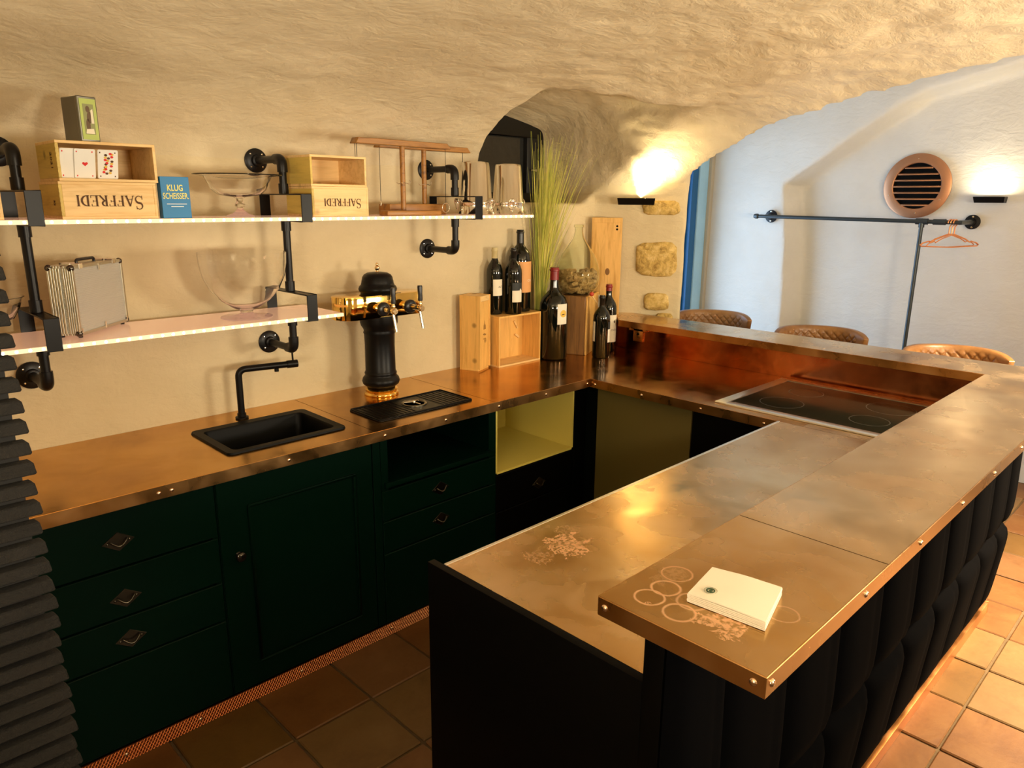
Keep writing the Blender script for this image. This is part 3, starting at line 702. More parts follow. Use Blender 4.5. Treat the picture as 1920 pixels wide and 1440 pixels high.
# copper mesh plinth with visible weave, real crossed ribs
pl = thing('copper_mesh_plinth', 'hatched copper plinth strip along the foot of the green cabinets', 'plinth')
MB().box(-3.4, .02, -.5115, -.508, 0.0, .052).build('plinth_board', base('dark copper', (.22, .06, .02), .45, .9), pl, smooth=False)
mb = MB(); x = -2.45
while x < -.72:
    for sg in (1, -1):
        xa, xb = (x, x + .03) if sg > 0 else (x + .03, x)
        mb.add([(xa - .0013, -.5118, .001), (xa + .0013, -.5118, .001), (xb + .0013, -.5118, .051), (xb - .0013, -.5118, .051), (xa, -.5138, .001), (xb, -.5138, .051)], [(0, 4, 5, 3), (4, 1, 2, 5)])
    x += .0105
o = mb.build('mesh_weave', base('copper mesh', (.85, .45, .24), .35, 1), pl, smooth=False, recalc=False); o['kind'] = 'stuff'
for x in (-2.1, -1.87, -1.5, -1.1): screw(x, -.5145, .028, 0, pl)

# ------------------------------------------------------------------ sink, tap, rinser tray
sk = thing('sink', 'black rectangular sink set in the copper worktop', 'sink')
x0, x1, y0, y1 = SK
mb = MB()
def rr(x0, x1, y0, y1, r, n=5):
    out = []
    for cx, cy, a0 in ((x1 - r, y1 - r, 0), (x0 + r, y1 - r, PI / 2), (x0 + r, y0 + r, PI), (x1 - r, y0 + r, 1.5 * PI)):
        for i in range(n + 1): a = a0 + PI / 2 * i / n; out.append((cx + r * math.cos(a), cy + r * math.sin(a)))
    return out
loops = [(rr(x0, x1, y0, y1, .02), ZC + .0005), (rr(x0 + .002, x1 - .002, y0 + .002, y1 - .002, .02), ZC + .007), (rr(x0 + .030, x1 - .030, y0 + .028, y1 - .036, .02), ZC + .006), (rr(x0 + .034, x1 - .034, y0 + .032, y1 - .04, .02), ZC - .002), (rr(x0 + .045, x1 - .045, y0 + .043, y1 - .05, .03), ZC - .15), (rr(x0 + .07, x1 - .07, y0 + .07, y1 - .07, .03), ZC - .162)]
vs = [(x, y, z) for lp, z in loops for x, y in lp]; n_ = len(loops[0][0])
mb.add(vs, [(k * n_ + i, k * n_ + (i + 1) % n_, (k + 1) * n_ + (i + 1) % n_, (k + 1) * n_ + i) for k in range(len(loops) - 1) for i in range(n_)] + [tuple((len(loops) - 1) * n_ + i for i in range(n_))])
mb.build('basin', SINKM, sk, recalc=True)
MB().lathe([(.0001, .004), (.02, .004), (.024, .001), (.024, -.001)], 24, T(-1.47, -.3, ZC - .161)).build('drain', BLACKM, sk)
tp = thing('kitchen_tap', 'matt black L-shaped tap standing behind the sink', 'tap', (-1.468, -.111, ZC))
MB().lathe([(.024, .0005), (.024, .006), (.016, .008), (.016, .02)], 28).build('base_ring', BLACKM, tp)
P0 = Vector((0, 0, .008)); dirn = Vector((.213, -.045, 0))
pts = path([(0, 0, .008), (0, 0, .188), tuple(Vector((0, 0, .188)) + dirn)], .03, 8)
MB().tube(pts, .0125, 20).build('spout', BLACKM, tp)
MB().lathe([(.0001, 0), (.0085, 0), (.0085, .012)], 16, T(.138, -.029, .165)).build('aerator', BLACKM, tp)
e1 = Vector((0, 0, .188)) + dirn
MB().tube([e1 + Vector((-.035, .007, 0)), e1 + Vector((.004, -.001, 0))], .0150, 20).build('mixer_head', BLACKM, tp)
MB().tube([e1 + Vector((-.012, .003, .014)), e1 + Vector((-.013, .003, .045))], .0035, 10).build('lever', BLACKM, tp)

tr = thing('glass_rinser_tray', 'black metal drip tray with a round glass rinser', 'drip tray')
x0, x1, y0, y1 = -1.121, -.657, -.515, -.298
MB().prism(rr(x0, x1, y0, y1, .014), ZC + .0005, ZC + .005).build('tray_plate', BLACKM, tr, .001, 1)
mb = MB()
for a in ((x0 + .006, x1 - .006, y0 + .004, y0 + .010), (x0 + .006, x1 - .006, y1 - .010, y1 - .004), (x0 + .004, x0 + .010, y0 + .01, y1 - .01), (x1 - .010, x1 - .004, y0 + .01, y1 - .01)): mb.box(*a, ZC + .005, ZC + .009)
mb.build('rim', BLACKM, tr, .0015, 1)
mb = MB(); cx, cy = -.878, -.402
for i in range(22):
    xx = x0 + .022 + i * (x1 - x0 - .044) / 21
    if abs(xx - cx) < .06: continue
    MB().box(xx - .0022, xx + .0022, y0 + .02, y1 - .02, ZC + .005, ZC + .0068).build('grille_bar', BLACKM, tr, smooth=False)
MB().lathe([(.052, .0052), (.052, .0085), (.046, .0095), (.042, .0075), (.041, .0052)], 40, T(cx, cy, ZC)).build('rinser_ring', base('gunmetal ring', (.25, .23, .18), .3, 1), tr)
mb = MB()
for k in range(3):
    a = .5 + 2.1 * k; mb.tube([(cx, cy, ZC + .0125), (cx + .040 * math.cos(a), cy + .040 * math.sin(a), ZC + .0115)], .0026, 8)
mb.lathe([(.0001, .018), (.006, .017), (.008, .012), (.008, .006)], 14, T(cx, cy, ZC)); mb.build('rinser_spokes', CHROME, tr)

# ------------------------------------------------------------------ beer tower
bw = thing('beer_tower', 'black column beer tower with brass tap box and two taps', 'beer tap', (-.873, -.165, ZC))
MB().lathe([(.072, 0.0005), (.074, .005), (.072, .011), (.066, .014), (.067, .020), (.070, .025), (.064, .030), (.058, .034)], 48).build('brass_foot', BRASS, bw, angle=60)
MB().lathe([(.052, .032), (.064, .038), (.076, .048), (.0795, .060), (.076, .073), (.068, .082), (.066, .089), (.0685, .094), (.066, .100), (.0635, .105), (.0625, .215), (.064, .262), (.067, .268), (.064, .275), (.066, .284), (.075, .298), (.0785, .312), (.0785, .342)], 48).build('column', BLACKM, bw, angle=50)
MB().lathe([(.074, .428), (.070, .434), (.0765, .440), (.0795, .449), (.076, .459), (.069, .466), (.066, .476), (.0655, .482), (.064, .486), (.062, .497), (.055, .508), (.042, .515), (.02, .518), (.0001, .519)], 48).build('dome', BLACKM, bw, angle=50)
MB().lathe([(.0105, .516), (.006, .521), (.005, .525), (.0095, .530), (.011, .535), (.008, .541), (.0045, .544), (.0065, .548), (.0055, .553), (.0001, .557)], 24).build('finial', BRASSN, bw, angle=70)
lp = []
for cx_, a0 in ((.143, -PI / 2), (-.143, PI / 2)):
    for i in range(17): a = a0 + PI * i / 16; lp.append((cx_ + .066 * math.cos(a), -.0 + .068 * math.sin(a)))
MB().prism(lp, .338, .431).build('brass_box', BRASS, bw, .003, 2, angle=50)
for sx in (-.050, .082):
    MB().box(sx - .028, sx - .006, -.058, -.050, .4300, .4325).build('vent_slot', CABBLACK, bw, .001)
    yb = -.066; Mq = frame_m((sx, yb, .380), (1, 0, 0), (0, 0, 1))
    tapo = MB().lathe([(.017, 0), (.017, .012), (.012, .016), (.0125, .034)], 24, Mq).build('tap', BRASS, bw, angle=50)
    MB().lathe([(.010, .030), (.024, .032), (.028, .037), (.028, .050), (.022, .056), (.010, .057)], 28, Mq).build('collar', PLASTIC, tapo, .0, angle=50)
    MB().lathe([(.011, .056), (.013, .062), (.0105, .068), (.0105, .100), (.0135, .104), (.0135, .122), (.011, .127), (.0001, .127)], 24, Mq).build('tap_body', BRASSN, tapo, angle=50)
    MB().tube([(sx, yb - .108, .374), (sx + .004, yb - .124, .298)], .0062, 14).build('spout', CHROME, tapo, angle=50)
    MB().lathe([(.004, .388), (.007, .394), (.009, .399), (.006, .404), (.005, .412)], 16, T(sx, yb - .112, 0)).build('lever_neck', BRASSN, tapo, angle=60)
    MB().lathe([(.010, .410), (.0105, .417), (.0095, .44), (.0105, .466), (.009, .472), (.0001, .472)], 18, T(sx, yb - .112, 0)).build('tap_handle', PLASTIC, tapo, angle=50)

# ------------------------------------------------------------------ shelves and pipe brackets
ZU, ZLo = 1.646, 1.298
YF, YBk = -.352, -.057
def shelf(x0, x1, z, label):
    s = thing('acrylic_shelf', label, 'shelf', (0, 0, z))
    MB().box(x0, x1, YF, YBk, -.012, 0).build('shelf_panel', ACRYL, s, .001, 1)
    MB().box(x0, x1, YF - .0035, YF - .0003, -.0125, -.0005).build('led_strip', LEDSTRIP, s, smooth=False)
    mb = MB(); x = x0 + .012
    while x < x1 - .004:
        mb.lathe([(.0001, .0018), (.0032, .0013), (.0042, 0)], 8, frame_m((x, YF - .0036, -.0065), (1, 0, 0), (0, 0, 1))); x += .0322
    o = mb.build('led_diodes', LEDDOT, s); o['kind'] = 'stuff'; return s
shelf(-3.2, -.145, ZU, 'long upper acrylic shelf edged with warm led lights')
shelf(-3.2, -1.156, ZLo, 'short lower acrylic shelf edged with warm led lights')
def pipe_bracket(x, loops, ztop, zbot, label):
    b_ = thing('pipe_bracket', label, 'shelf bracket', (x, 0, 0)); Y = -.204; r = .0135
    def flange(z):
        f = MB().lathe([(.044, .001), (.044, .006), (.040, .009), (.022, .011), (.020, .022), (.0155, .024)], 32, frame_m((0, 0, z), (1, 0, 0), (0, 0, 1))); o = f.build('flange', BLACK, b_, angle=45)
        for k in range(4):
            a = PI / 4 + k * PI / 2; MB().lathe([(.0001, .011), (.003, .0105), (.0042, .008)], 10, frame_m((.032 * math.cos(a), 0, z + .032 * math.sin(a)), (1, 0, 0), (0, 0, 1))).build('screw', CHROME, o)
    flange(ztop); flange(zbot)
    for z, s in ((ztop, -1), (zbot, 1)):
        MB().tube([(0, -.02, z), (0, Y + .03, z)], r, 18).build('pipe', BLACK, b_)
        MB().tube([(0, Y + .048, z)] + [tuple(p) for p in arc((0, Y + .028, z), (0, Y, z), (0, Y, z + s * .028))] + [(0, Y, z + s * .046)], [.0185, .0185] + [.0185] * 5 + [.0185, .0185], 18).build('elbow', BLACK, b_)
    zs = [zbot + .03] + [q for lz in sorted(loops) for q in (lz - .017, lz + .078)] + [ztop - .03]
    for a, c in zip(zs[::2], zs[1::2]): MB().tube([(0, Y, a), (0, Y, c)], r, 18).build('pipe', BLACK, b_)
    for lz in loops:
        MB().tube([(0, Y, lz + .079), (0, Y, lz + .114)], .0175, 18).build('coupling', BLACK, b_); MB().tube([(0, Y, lz - .018), (0, Y, lz - .052)], .0175, 18).build('coupling', BLACK, b_)
        mb = MB(); w = .020; t_ = .004; zt_ = lz + .078; yf = YF - .0065; yb_ = YBk + .003
        mb.box(-w, w, yf, yb_, zt_ - t_, zt_).box(-w, w, yf - t_, yf, lz - .017, zt_).box(-w, w, yb_, yb_ + t_, lz - .017, zt_).box(-w, w, yf, yb_, lz - .017, lz - .0128)
        mb.build('strap', BLACKM, b_, .0012, 1)
    return b_
pipe_bracket(-2.098, [ZU, ZLo], 1.838, 1.150, 'black pipe bracket at the left carrying both shelves')
pipe_bracket(-1.285, [ZU, ZLo], 1.845, 1.156, 'black pipe bracket in the middle carrying both shelves')
pipe_bracket(-.484, [ZU], 1.838, 1.490, 'black pipe bracket at the right carrying only the upper shelf')

# ------------------------------------------------------------------ wooden wine crates on the upper shelf
def crate(x0, x1, y0, y1, z0, z1, label, open_front=True, group=None, th=.008, dove=True):
    c = thing('wine_crate', label, 'crate', (x0, y0, z0), 0, group); w, d, h = x1 - x0, y1 - y0, z1 - z0
    MB().box(0, w, 0, d, h - th, h).build('top_board', PINE, c, .0008, 1); MB().box(0, w, 0, d, 0, th).build('bottom_board', PINE, c, .0008, 1)
    MB().box(0, th, 0, d, th, h - th).build('side_board', PINE_SIDE, c, .0008, 1); MB().box(w - th, w, 0, d, th, h - th).build('side_board', PINE, c, .0008, 1)
    MB().box(th, w - th, d - th, d, th, h - th).build('back_board', PINE, c, .0005, 1)
    if not open_front: MB().box(th, w - th, .0005, th, th, h - th).build('front_board', PINE, c, .0005, 1)
    mb = MB()
    for k in range(7):      # finger joints at the side edge
        zz = th + (h - 2 * th) * (k + .15) / 7
        mb.box(-.0004, .0, .0, .007, zz, zz + (h - 2 * th) / 14).box(.0, .007, -.0004, .0, zz, zz + (h - 2 * th) / 14)
    o = mb.build('finger_joint', PINE_V if False else MATS['shaded side pine'], c, smooth=False); o['kind'] = 'stuff'
    for k, (u, v) in enumerate(((.42 * w, .2), (.42 * w, 1.2))): pass
    return c
g1 = 'wine crates stacked on the upper shelf'
a = crate(-2.027, -1.768, -.330, -.12, ZU, ZU + .104, 'closed pine wine crate with upside-down lettering, left stack, below', False, g1)
add_word('SAFFREDI', .0305, (.128, 0, .051), (-1, 0, 0), (0, 0, -1), BRAND, a)
text('32', .02, frame_m((-.0004, .06, .045), (0, -1, 0), (0, 0, 1)) @ Rz(PI), BRAND, a)
a = crate(-2.022, -1.759, -.330, -.12, ZU + .1045, ZU + .214, 'open pine wine crate holding playing cards, left stack, on top', True, g1)
text('2021', .024, frame_m((-.0004, .055, .055), (0, -1, 0), (0, 0, 1)) @ Rz(-PI / 2), BRAND, a)
a = crate(-1.245, -1.012, -.330, -.145, ZU, ZU + .105, 'closed pine wine crate with upside-down lettering, beside the wooden ring game', False, g1)
add_word('SAFFREDI', .0262, (.122, 0, .05), (-1, 0, 0), (0, 0, -1), BRAND, a)
a = crate(-1.246, -1.016, -.330, -.145, ZU + .1055, ZU + .212, 'empty open pine wine crate stacked beside the wooden ring game', True, g1)
a = crate(-2.45, -2.166, -.335, -.14, ZU, ZU + .13, 'pine crate cut off by the left edge of the picture', False, g1); add_word('S', .045, (.255, 0, .06), (-1, 0, 0), (0, 0, -1), BRAND, a)
# cards leaning in the crate
def card(x, label, deco):
    c = thing('playing_card', label, 'playing card', (x, -.300, ZU + .1132), 0, 'playing cards in the open crate'); tl = -.30
    M = T(0, 0, 0) @ Matrix.Rotation(-tl, 4, 'X'); h, w = .084, .054
    MB().prism(rr(0, w, 0, h, .004, 3), 0, .0008, M @ frame_m((0, 0, 0), (1, 0, 0), (0, 0, 1))).build('card_face', PAPERW if False else WHITEP, c, smooth=False)
    F = M @ frame_m((0, -.0009, 0), (1, 0, 0), (0, 0, 1))
    if deco == 'heart':
        pts = [(.0075 * (math.sin(q) ** 3), .0068 * (.81 * math.cos(q) - .31 * math.cos(2 * q) - .125 * math.cos(3 * q) - .06 * math.cos(4 * q))) for q in [2 * PI * i / 20 for i in range(20)]]
        MB().prism(pts, 0, .0003, F @ T(w / 2, .042, 0)).build('heart_pip', REDP, c, smooth=False)
    elif deco == 'court':
        for k, (mt, off) in enumerate(((BRAND, 0), (YELP, 1), (REDP, 2))):
            mb = MB()
            for i in range(7):
                u = w / 2 + .010 * math.sin(i * 1.9 + off * 2) + (i - 3) * .0012; v = .016 + i * .0088 + off * .002; mb.prism([(u + .0045 * math.cos(q * PI / 3), v + .0036 * math.sin(q * PI / 3)) for q in range(6)], 0, .0003 + k * .0002, F)
            mb.build('printed_figure', mt, c, smooth=False)
    mb = MB()
    for (u, v) in ((.006, h - .008), (w - .008, h - .008), (.007, .008), (w - .008, .008)): mb.box(u - .0015, u + .0015, v - .002, v + .002, 0, .0003, F)
    mb.build('corner_index', BRAND if deco == 'court' else REDP, c, smooth=False)
card(-2.010, 'plain white playing card at the left in the open crate', 'none'); card(-1.975, 'playing card with one red heart in the open crate', 'heart'); card(-1.915, 'court playing card with red and gold figure', 'court')
bpy.data.objects['playing_card'].location.y = -.297
# tin
tn = thing('metal_tin', 'grey metal tin with a green framed picture on top of the left crates', 'tin', (-1.990, -.285, ZU + .2145), 0)
A = Vector((.042, -.025, 0)); B = Vector((.05, .028, 0)); 
lf = [Vector((0, 0, 0)), A, A + B, B]
M = Matrix.Identity(4)
tinr = math.atan2(.028, .05)
Mt = T(.042, -.025, 0) @ Rz(math.radians(14))
MB().prism(rr(0, .055, 0, .085, .006), 0.0, .122, Mt @ Rz(0) ).build('tin_body', GREYTIN, tn, .002, 1)
MB().prism(rr(-.0008, .0558, -.0008, .012, .005), .0, .1225, Mt).build('lid_rim', GREYTIN, tn, .002, 1)
Ff = Mt @ frame_m((0, -.0012, 0), (1, 0, 0), (0, 0, 1))
MB().box(.005, .051, .006, .116, 0, .0008, Ff).build('picture_border', GREENLAB, tn, smooth=False)
MB().box(.013, .043, .020, .102, .0008, .0012, Ff).build('picture_ground', base('olive picture', (.25, .26, .10), .5), tn, smooth=False)
mb = MB()
for (u, v, ru, rv) in ((.026, .088, .006, .009), (.030, .066, .008, .016), (.024, .045, .006, .018)): mb.prism([(u + ru * math.cos(q), v + rv * math.sin(q)) for q in [2 * PI * i / 12 for i in range(12)]], .0012, .0015, Ff)
mb.build('printed_figures', base('sepia print', (.12, .07, .03), .6), tn, smooth=False)
mb = MB(); mb.prism([(.015, .022), (.040, .022), (.038, .036), (.018, .034)], .0012, .0016, Ff).prism([(.033, .05), (.041, .05), (.040, .09), (.034, .085)], .0012, .0016, Ff); mb.build('printed_highlights', PAPER, tn, smooth=False)
# blue card game / book
bk = thing('blue_book', 'small blue boxed book with yellow title standing on the upper shelf', 'book', (-1.762, -.330, ZU), 0)
MB().box(.008, .094, 0, .03, 0, .124).build('cover', BOOKBLUE, bk, .0008, 1)
F = frame_m((0, 0, 0), (1, 0, 0), (0, 0, 1))
text('KLUG', .026, F @ T(.050, .090, .0004), BOOKYEL, bk, bold=.0005, sx=.72)
text('SCHEISSER.', .025, F @ T(.051, .066, .0004), BOOKYEL, bk, bold=.0003, sx=.64)
MB().box(.022, .082, -.0006, 0, .042, .0440).box(.034, .072, -.0006, 0, .034, .0358).build('subtitle_line', WHITEP, bk, smooth=False)

# ------------------------------------------------------------------ glassware
def glass_shell(outer, th): # outer profile from bottom to rim, offset inward for the inner wall
    inner = [(max(.0001, r - th), z) for r, z in outer]
    return inner
tz = thing('glass_cake_stand', 'footed clear glass bowl with wide rim on the upper shelf', 'glass bowl', (-1.45, -.20, ZU))
prof = [(.0001, .0), (.048, .0), (.047, .004), (.028, .010), (.012, .022), (.010, .030), (.017, .036), (.017, .042), (.011, .048), (.011, .060), (.022, .066), (.070, .073), (.090, .090), (.104, .118), (.112, .134), (.146, .138), (.146, .141), (.110, .138), (.101, .122), (.086, .094), (.066, .078), (.02, .071), (.0001, .070)]
MB().lathe(prof, 64).build('bowl', GLASS, tz, angle=60)
gb = thing('glass_footed_bowl', 'large clear footed glass bowl on the lower shelf', 'glass bowl', (-1.462, -.212, ZLo))
prof = [(.0001, .0), (.088, .0), (.088, .003), (.05, .008), (.026, .012), (.020, .018), (.024, .026), (.045, .034), (.085, .062), (.118, .100), (.138, .145), (.146, .190), (.148, .228), (.1455, .228), (.1435, .190), (.1355, .146), (.1155, .102), (.083, .065), (.044, .038), (.02, .031), (.0001, .030)]
MB().lathe(prof, 72).build('bowl', GLASS, gb, angle=60)
g3 = thing('glass_cake_stand', 'clear glass bowl partly hidden behind the slatted pillar', 'glass bowl', (-2.215, -.20, ZLo))
o = MB().lathe([(.0001, .0), (.040, .0), (.039, .004), (.02, .010), (.009, .022), (.009, .045), (.016, .055), (.06, .068), (.078, .10), (.086, .126), (.092, .130), (.088, .131), (.081, .122), (.072, .10), (.055, .075), (.0001, .062)], 56).build('bowl', GLASS, g3, angle=60)

# ------------------------------------------------------------------ aluminium case
cs = thing('aluminium_case', 'small silver aluminium case standing on the lower shelf', 'case', (-2.012, -.288, ZLo + .008), math.radians(46))
L, D, H = .285, .078, .205
MB().box(.004, L - .004, .003, D - .003, .003, H - .003).build('shell', ALUP, cs, .003, 1)
for (y0_, y1_) in ((0, .032), (.038, D)):
    mb = MB()
    for q in range(5):
        ya = y0_ + (y1_ - y0_) * q / 5; yb_ = ya + (y1_ - y0_) / 5 * .72
        for (xx0, xx1, zz0, zz1) in ((-.0008, .010, .006, H - .006), (L - .010, L + .0008, .006, H - .006)): mb.box(xx0, xx1, ya, yb_, zz0, zz1)
        for (zz0, zz1) in ((-.0008, .008), (H - .008, H + .0008)): mb.box(.004, L - .004, ya, yb_, zz0, zz1)
    mb.build('edge_profile', ALU, cs, .0004, 1)
mb = MB()
for x in (0, L):
    for z in (0, H):
        for y in (0, D): mb.sphere((x + (.006 if x == 0 else -.006), y + (.007 if y == 0 else -.007), z + (.006 if z == 0 else -.006)), .0105, 12, 8)
mb.build('corner_cap', base('dark chrome', (.12, .11, .10), .18, 1), cs)
MB().tube(path([(L * .33, D / 2, H), (L * .33, D / 2, H + .012), (L * .67, D / 2, H + .012), (L * .67, D / 2, H)], .008, 4), .0045, 12).build('handle', PLASTIC, cs)
for xx in (.16, .82):
    MB().box(L * xx - .014, L * xx + .014, .022, .056, H, H + .007).box(L * xx - .010, L * xx + .010, -.002, .022, H - .010, H + .006).build('latch', CHROME, cs, .0015, 1)
mb = MB()
for (x, z) in ((L * .5, H - .012), (L * .5, .012), (.012, .012), (L - .010, .012)): mb.box(x - .003, x + .003, -.0022, .0, z - .010, z + .010)
mb.build('clip', CHROME, cs, .0008, 1)
for (x, y) in ((.02, .012), (L - .02, .012), (.02, D - .012), (L - .02, D - .012)): MB().lathe([(.006, -.008), (.007, -.001)], 12, T(x, y, 0)).build('foot', PLASTIC, cs)

# ------------------------------------------------------------------ wooden ring toss game
rg = thing('ring_toss_game', 'wooden double ring and hook game frame on the upper shelf', 'game', (0, 0, ZU))
MB().box(-.93, -.665, -.335, -.275, 0, .020).build('base_board', OAK, rg, .006, 2)
MB().box(-.80, -.50, -.165, -.085, 0, .045).build('base_board', OAK, rg, .005, 2)
def slope_beam(x0, x1, y, z, w=.045, h=.022):
    mb = MB(); mb.add([(x0, y - w / 2, z), (x0 + .012, y - w / 2, z + h), (x1 - .02, y - w / 2, z + h), (x1, y - w / 2, z), (x0, y + w / 2, z), (x0 + .012, y + w / 2, z + h), (x1 - .02, y + w / 2, z + h), (x1, y + w / 2, z)], [(0, 3, 2, 1), (4, 5, 6, 7), (0, 1, 5, 4), (1, 2, 6, 5), (2, 3, 7, 6), (3, 0, 4, 7)]); mb.build('beam', OAK, rg, .002, 1)
slope_beam(-1.019, -.558, -.25, 1.905 - ZU + .006); slope_beam(-.826, -.335, -.12, 1.912 - ZU)
for y, xa in ((-.25, -.793), (-.12, -.585)):
    z1_ = 1.912 - ZU; MB().tube([(xa, y, .012 if y < -.2 else .04), (xa, y, z1_)], .0105, 16).build('post', OAK, rg)
    MB().tube([(xa - .034, y - .005, .128), (xa - .026, y - .006, .122), (xa - .012, y - .009, .126), (xa + .012, y - .009, .126), (xa + .026, y - .006, .122), (xa + .036, y - .005, .130), (xa + .030, y - .005, .137)], .0014, 8).build('hook', CHROME, rg)
CORD = base('black cord', (.01, .008, .006), .8)
for (x, y, zb) in ((-1.010, -.262, .12), (-1.000, -.235, .12), (-.811, -.12, .055), (-.583, -.262, .050), (-.366, -.12, .05)):
    MB().tube([(x, y, zb), (x, y, 1.913 - ZU)], .0011, 6).build('cord', CORD, rg)
for (x, y, z) in ((-.583, -.262, .030), (-.366, -.12, .03)):
    MB().tube([(x + .019 * math.cos(q), y, z + .019 * math.sin(q)) for q in [2 * PI * i / 24 for i in range(24)]], .0014, 8, closed=True).build('ring', CHROME, rg)
MB().lathe([(.0001, 0), (.004, .004), (.003, .016), (.001, .022)], 10, T(-.811, -.12, .034)).build('swivel', CHROME, rg)

# ------------------------------------------------------------------ polished coolers
def cooler(x, y, label, rz):
    c = thing('wine_cooler', label, 'wine cooler', (x, y, ZU), rz, 'polished steel wine coolers')
    MB().lathe([(.086, 0.0), (.087, .003), (.079, .016), (.0745, .034), (.0735, .045), (.0755, .048), (.0755, .054), (.0725, .058), (.0605, .214), (.058, .222), (.050, .225), (.0001, .226)], 56).build('body', STEEL, c, angle=40)
    for k in range(3):
        a = 2 * PI * k / 3 + .5
        M = Rz(a) @ T(.073, 0, .060)
        kb = MB().sphere((.012, 0, .0), .012, 16, 10).tube([(0, 0, 0), (.012, 0, 0)], .006, 10); kb.v = [tuple(M @ Vector(v)) for v in kb.v]; ko = kb.build('lug', CHROME, c)
        pts = [M @ Vector((.018 + .004 * math.cos(q), .018 * math.sin(q) * (1 + .25 * math.cos(q)), -.014 + .022 * math.cos(q))) for q in [2 * PI * i / 20 for i in range(20)]]
        MB().tube(pts, .0026, 8, closed=True).build('ring_handle', CHROME, ko)
    return c
cooler(-.375, -.217, 'polished steel wine cooler upside down behind the right pipe bracket', .2)
cooler(-.150, -.19, 'polished steel wine cooler upside down at the end of the upper shelf', -.5)

# ------------------------------------------------------------------ bottles and boxes on the corner of the counter
def bottle(name, x, y, z, r, h, label, cap, caph, lab=None, neck=.0145, shoulder=.62):
    b_ = thing(name, label, 'bottle', (x, y, z), 0); hs = h * shoulder
    nr = max(neck, r * .30)
    MB().lathe([(.0001, .004), (r * .7, .0005), (r * .94, .002), (r, .010), (r, hs), (r * .97, hs + .06 * h), (r * .82, hs + .115 * h), (r * .55, hs + .165 * h), (nr * 1.1, hs + .20 * h), (nr, hs + .23 * h), (nr * .93, h - .012), (nr * .93, h - .002), (.0001, h - .002)], 44).build('glass_body', BOTTLE, b_, angle=60)
    MB().lathe([(nr * 1.04, h - caph), (nr * 1.0, h - .018), (nr * 1.14, h - .016), (nr * 1.14, h - .008), (nr * 1.02, h - .006), (nr * 1.0, h + .001), (.0001, h + .001)], 28).build('capsule', cap, b_, angle=50)
    return b_
def wrap(b_, r, z0, z1, a0, a1, mat, nm='paper_label', off=.0006):
    n = 14; vs = []; 
    for k in range(n + 1):
        a = a0 + (a1 - a0) * k / n
        for zz in (z0, z1):
            for q in (off, off + .0003): vs.append(((r + q) * math.cos(a), (r + q) * math.sin(a), zz))
    fs = []
    for k in range(n):
        i = k * 4; j = i + 4; fs += [(i + 1, j + 1, j + 3, i + 3), (i, i + 2, j + 2, j), (i + 2, i + 3, j + 3, j + 2), (i, j, j + 1, i + 1)]
    fs += [(0, 1, 3, 2), (4 * n, 4 * n + 2, 4 * n + 3, 4 * n + 1)]
    return MB().add(vs, fs).build(nm, mat, b_, smooth=True, angle=30)
def wtext(s, size, r, z, a, mat, par, sx=1.0, bold=0):
    me = text_mesh(s, size, .0001, bold, sx)
    for v in me.vertices:
        th = a + v.co.x / r; rr_ = r + .0012 + v.co.z; zz = z + v.co.y; v.co = (rr_ * math.cos(th), rr_ * math.sin(th), zz)
    me.materials.append(mat); o = bpy.data.objects.new('label_print', me); COL.objects.link(o); o.parent = par
ca = math.radians(-135)      # towards the viewer
ZBX = 1.155
b1 = bottle('wine_bottle', -.106, -.054, ZBX, .040, .327, 'dark wine bottle with cream capsule on the open crate, left', CREAMCAP, .085)
wrap(b1, .040, .095, .175, ca - .15, ca + 1.15, PAPER); wtext('ALT', .014, .040, .138, ca + .82, BRAND, b1)
b2 = bottle('wine_bottle', -.030, -.110, ZBX, .043, .325, 'dark wine bottle with split black and white label on the open crate, front', BLACKCAP, .08)
wrap(b2, .043, .062, .120, ca - .1, ca + 1.2, PAPER); wrap(b2, .043, .120, .158, ca - .1, ca + 1.2, LABEL_DK)
MB().lathe([(.0001, .0004), (.008, .0004), (.008, 0)], 14, Rz(ca + .95) @ T(.0438, 0, .118) @ Matrix.Rotation(PI / 2, 4, 'Y') @ Matrix.Diagonal((1.4, .8, 1, 1))).build('label_motif', PAPER, b2)
b3 = bottle('wine_bottle', .062, -.064, ZBX, .056, .41, 'tall dark magnum bottle with orange label on the open crate, back', BLACKCAP, .09, neck=.018)
wrap(b3, .056, .100, .255, ca - .2, ca + 1.5, LABEL_OR); wtext('CUL', .018, .056, .160, ca + 1.05, PAPER, b3); wtext('MERLOT' if False else '- - -', .008, .056, .142, ca + 1.1, BRAND, b3)
b4 = bottle('magnum_wine_bottle', .212, -.166, ZC, .074, .475, 'very large dark wine bottle with red capsule beside the open crate', REDCAP, .062, neck=.0215, shoulder=.56)
wrap(b4, .074, .19, .295, ca + .22, ca + 1.05, PAPERW)
MB().lathe([(.0001, .0007), (.019, .0007), (.019, 0)], 24, Rz(ca + .68) @ T(.0748, 0, .245) @ Matrix.Rotation(PI / 2, 4, 'Y')).build('label_medallion', YELP, b4)
mb = MB()
for k in range(5): mb.prism([(-.012 + k * .005 + .003 * math.cos(q), (-.006 + 3.1 * k % 3 * .005) + .004 * math.sin(q)) for q in [PI / 3 * i for i in range(6)]], .0008, .0011, Rz(ca + .68) @ T(.0748, 0, .245) @ Matrix.Rotation(PI / 2, 4, 'Y') @ Rz(PI / 2) @ Matrix.Diagonal((.7, .7, 1, 1)))
mb.build('label_emblem', BRAND, b4, smooth=False)
b5 = bottle('wine_bottle', .418, -.322, ZC, .045, .330, 'shorter dark wine bottle with black capsule at the right of the counter corner', BLACKCAP, .075)
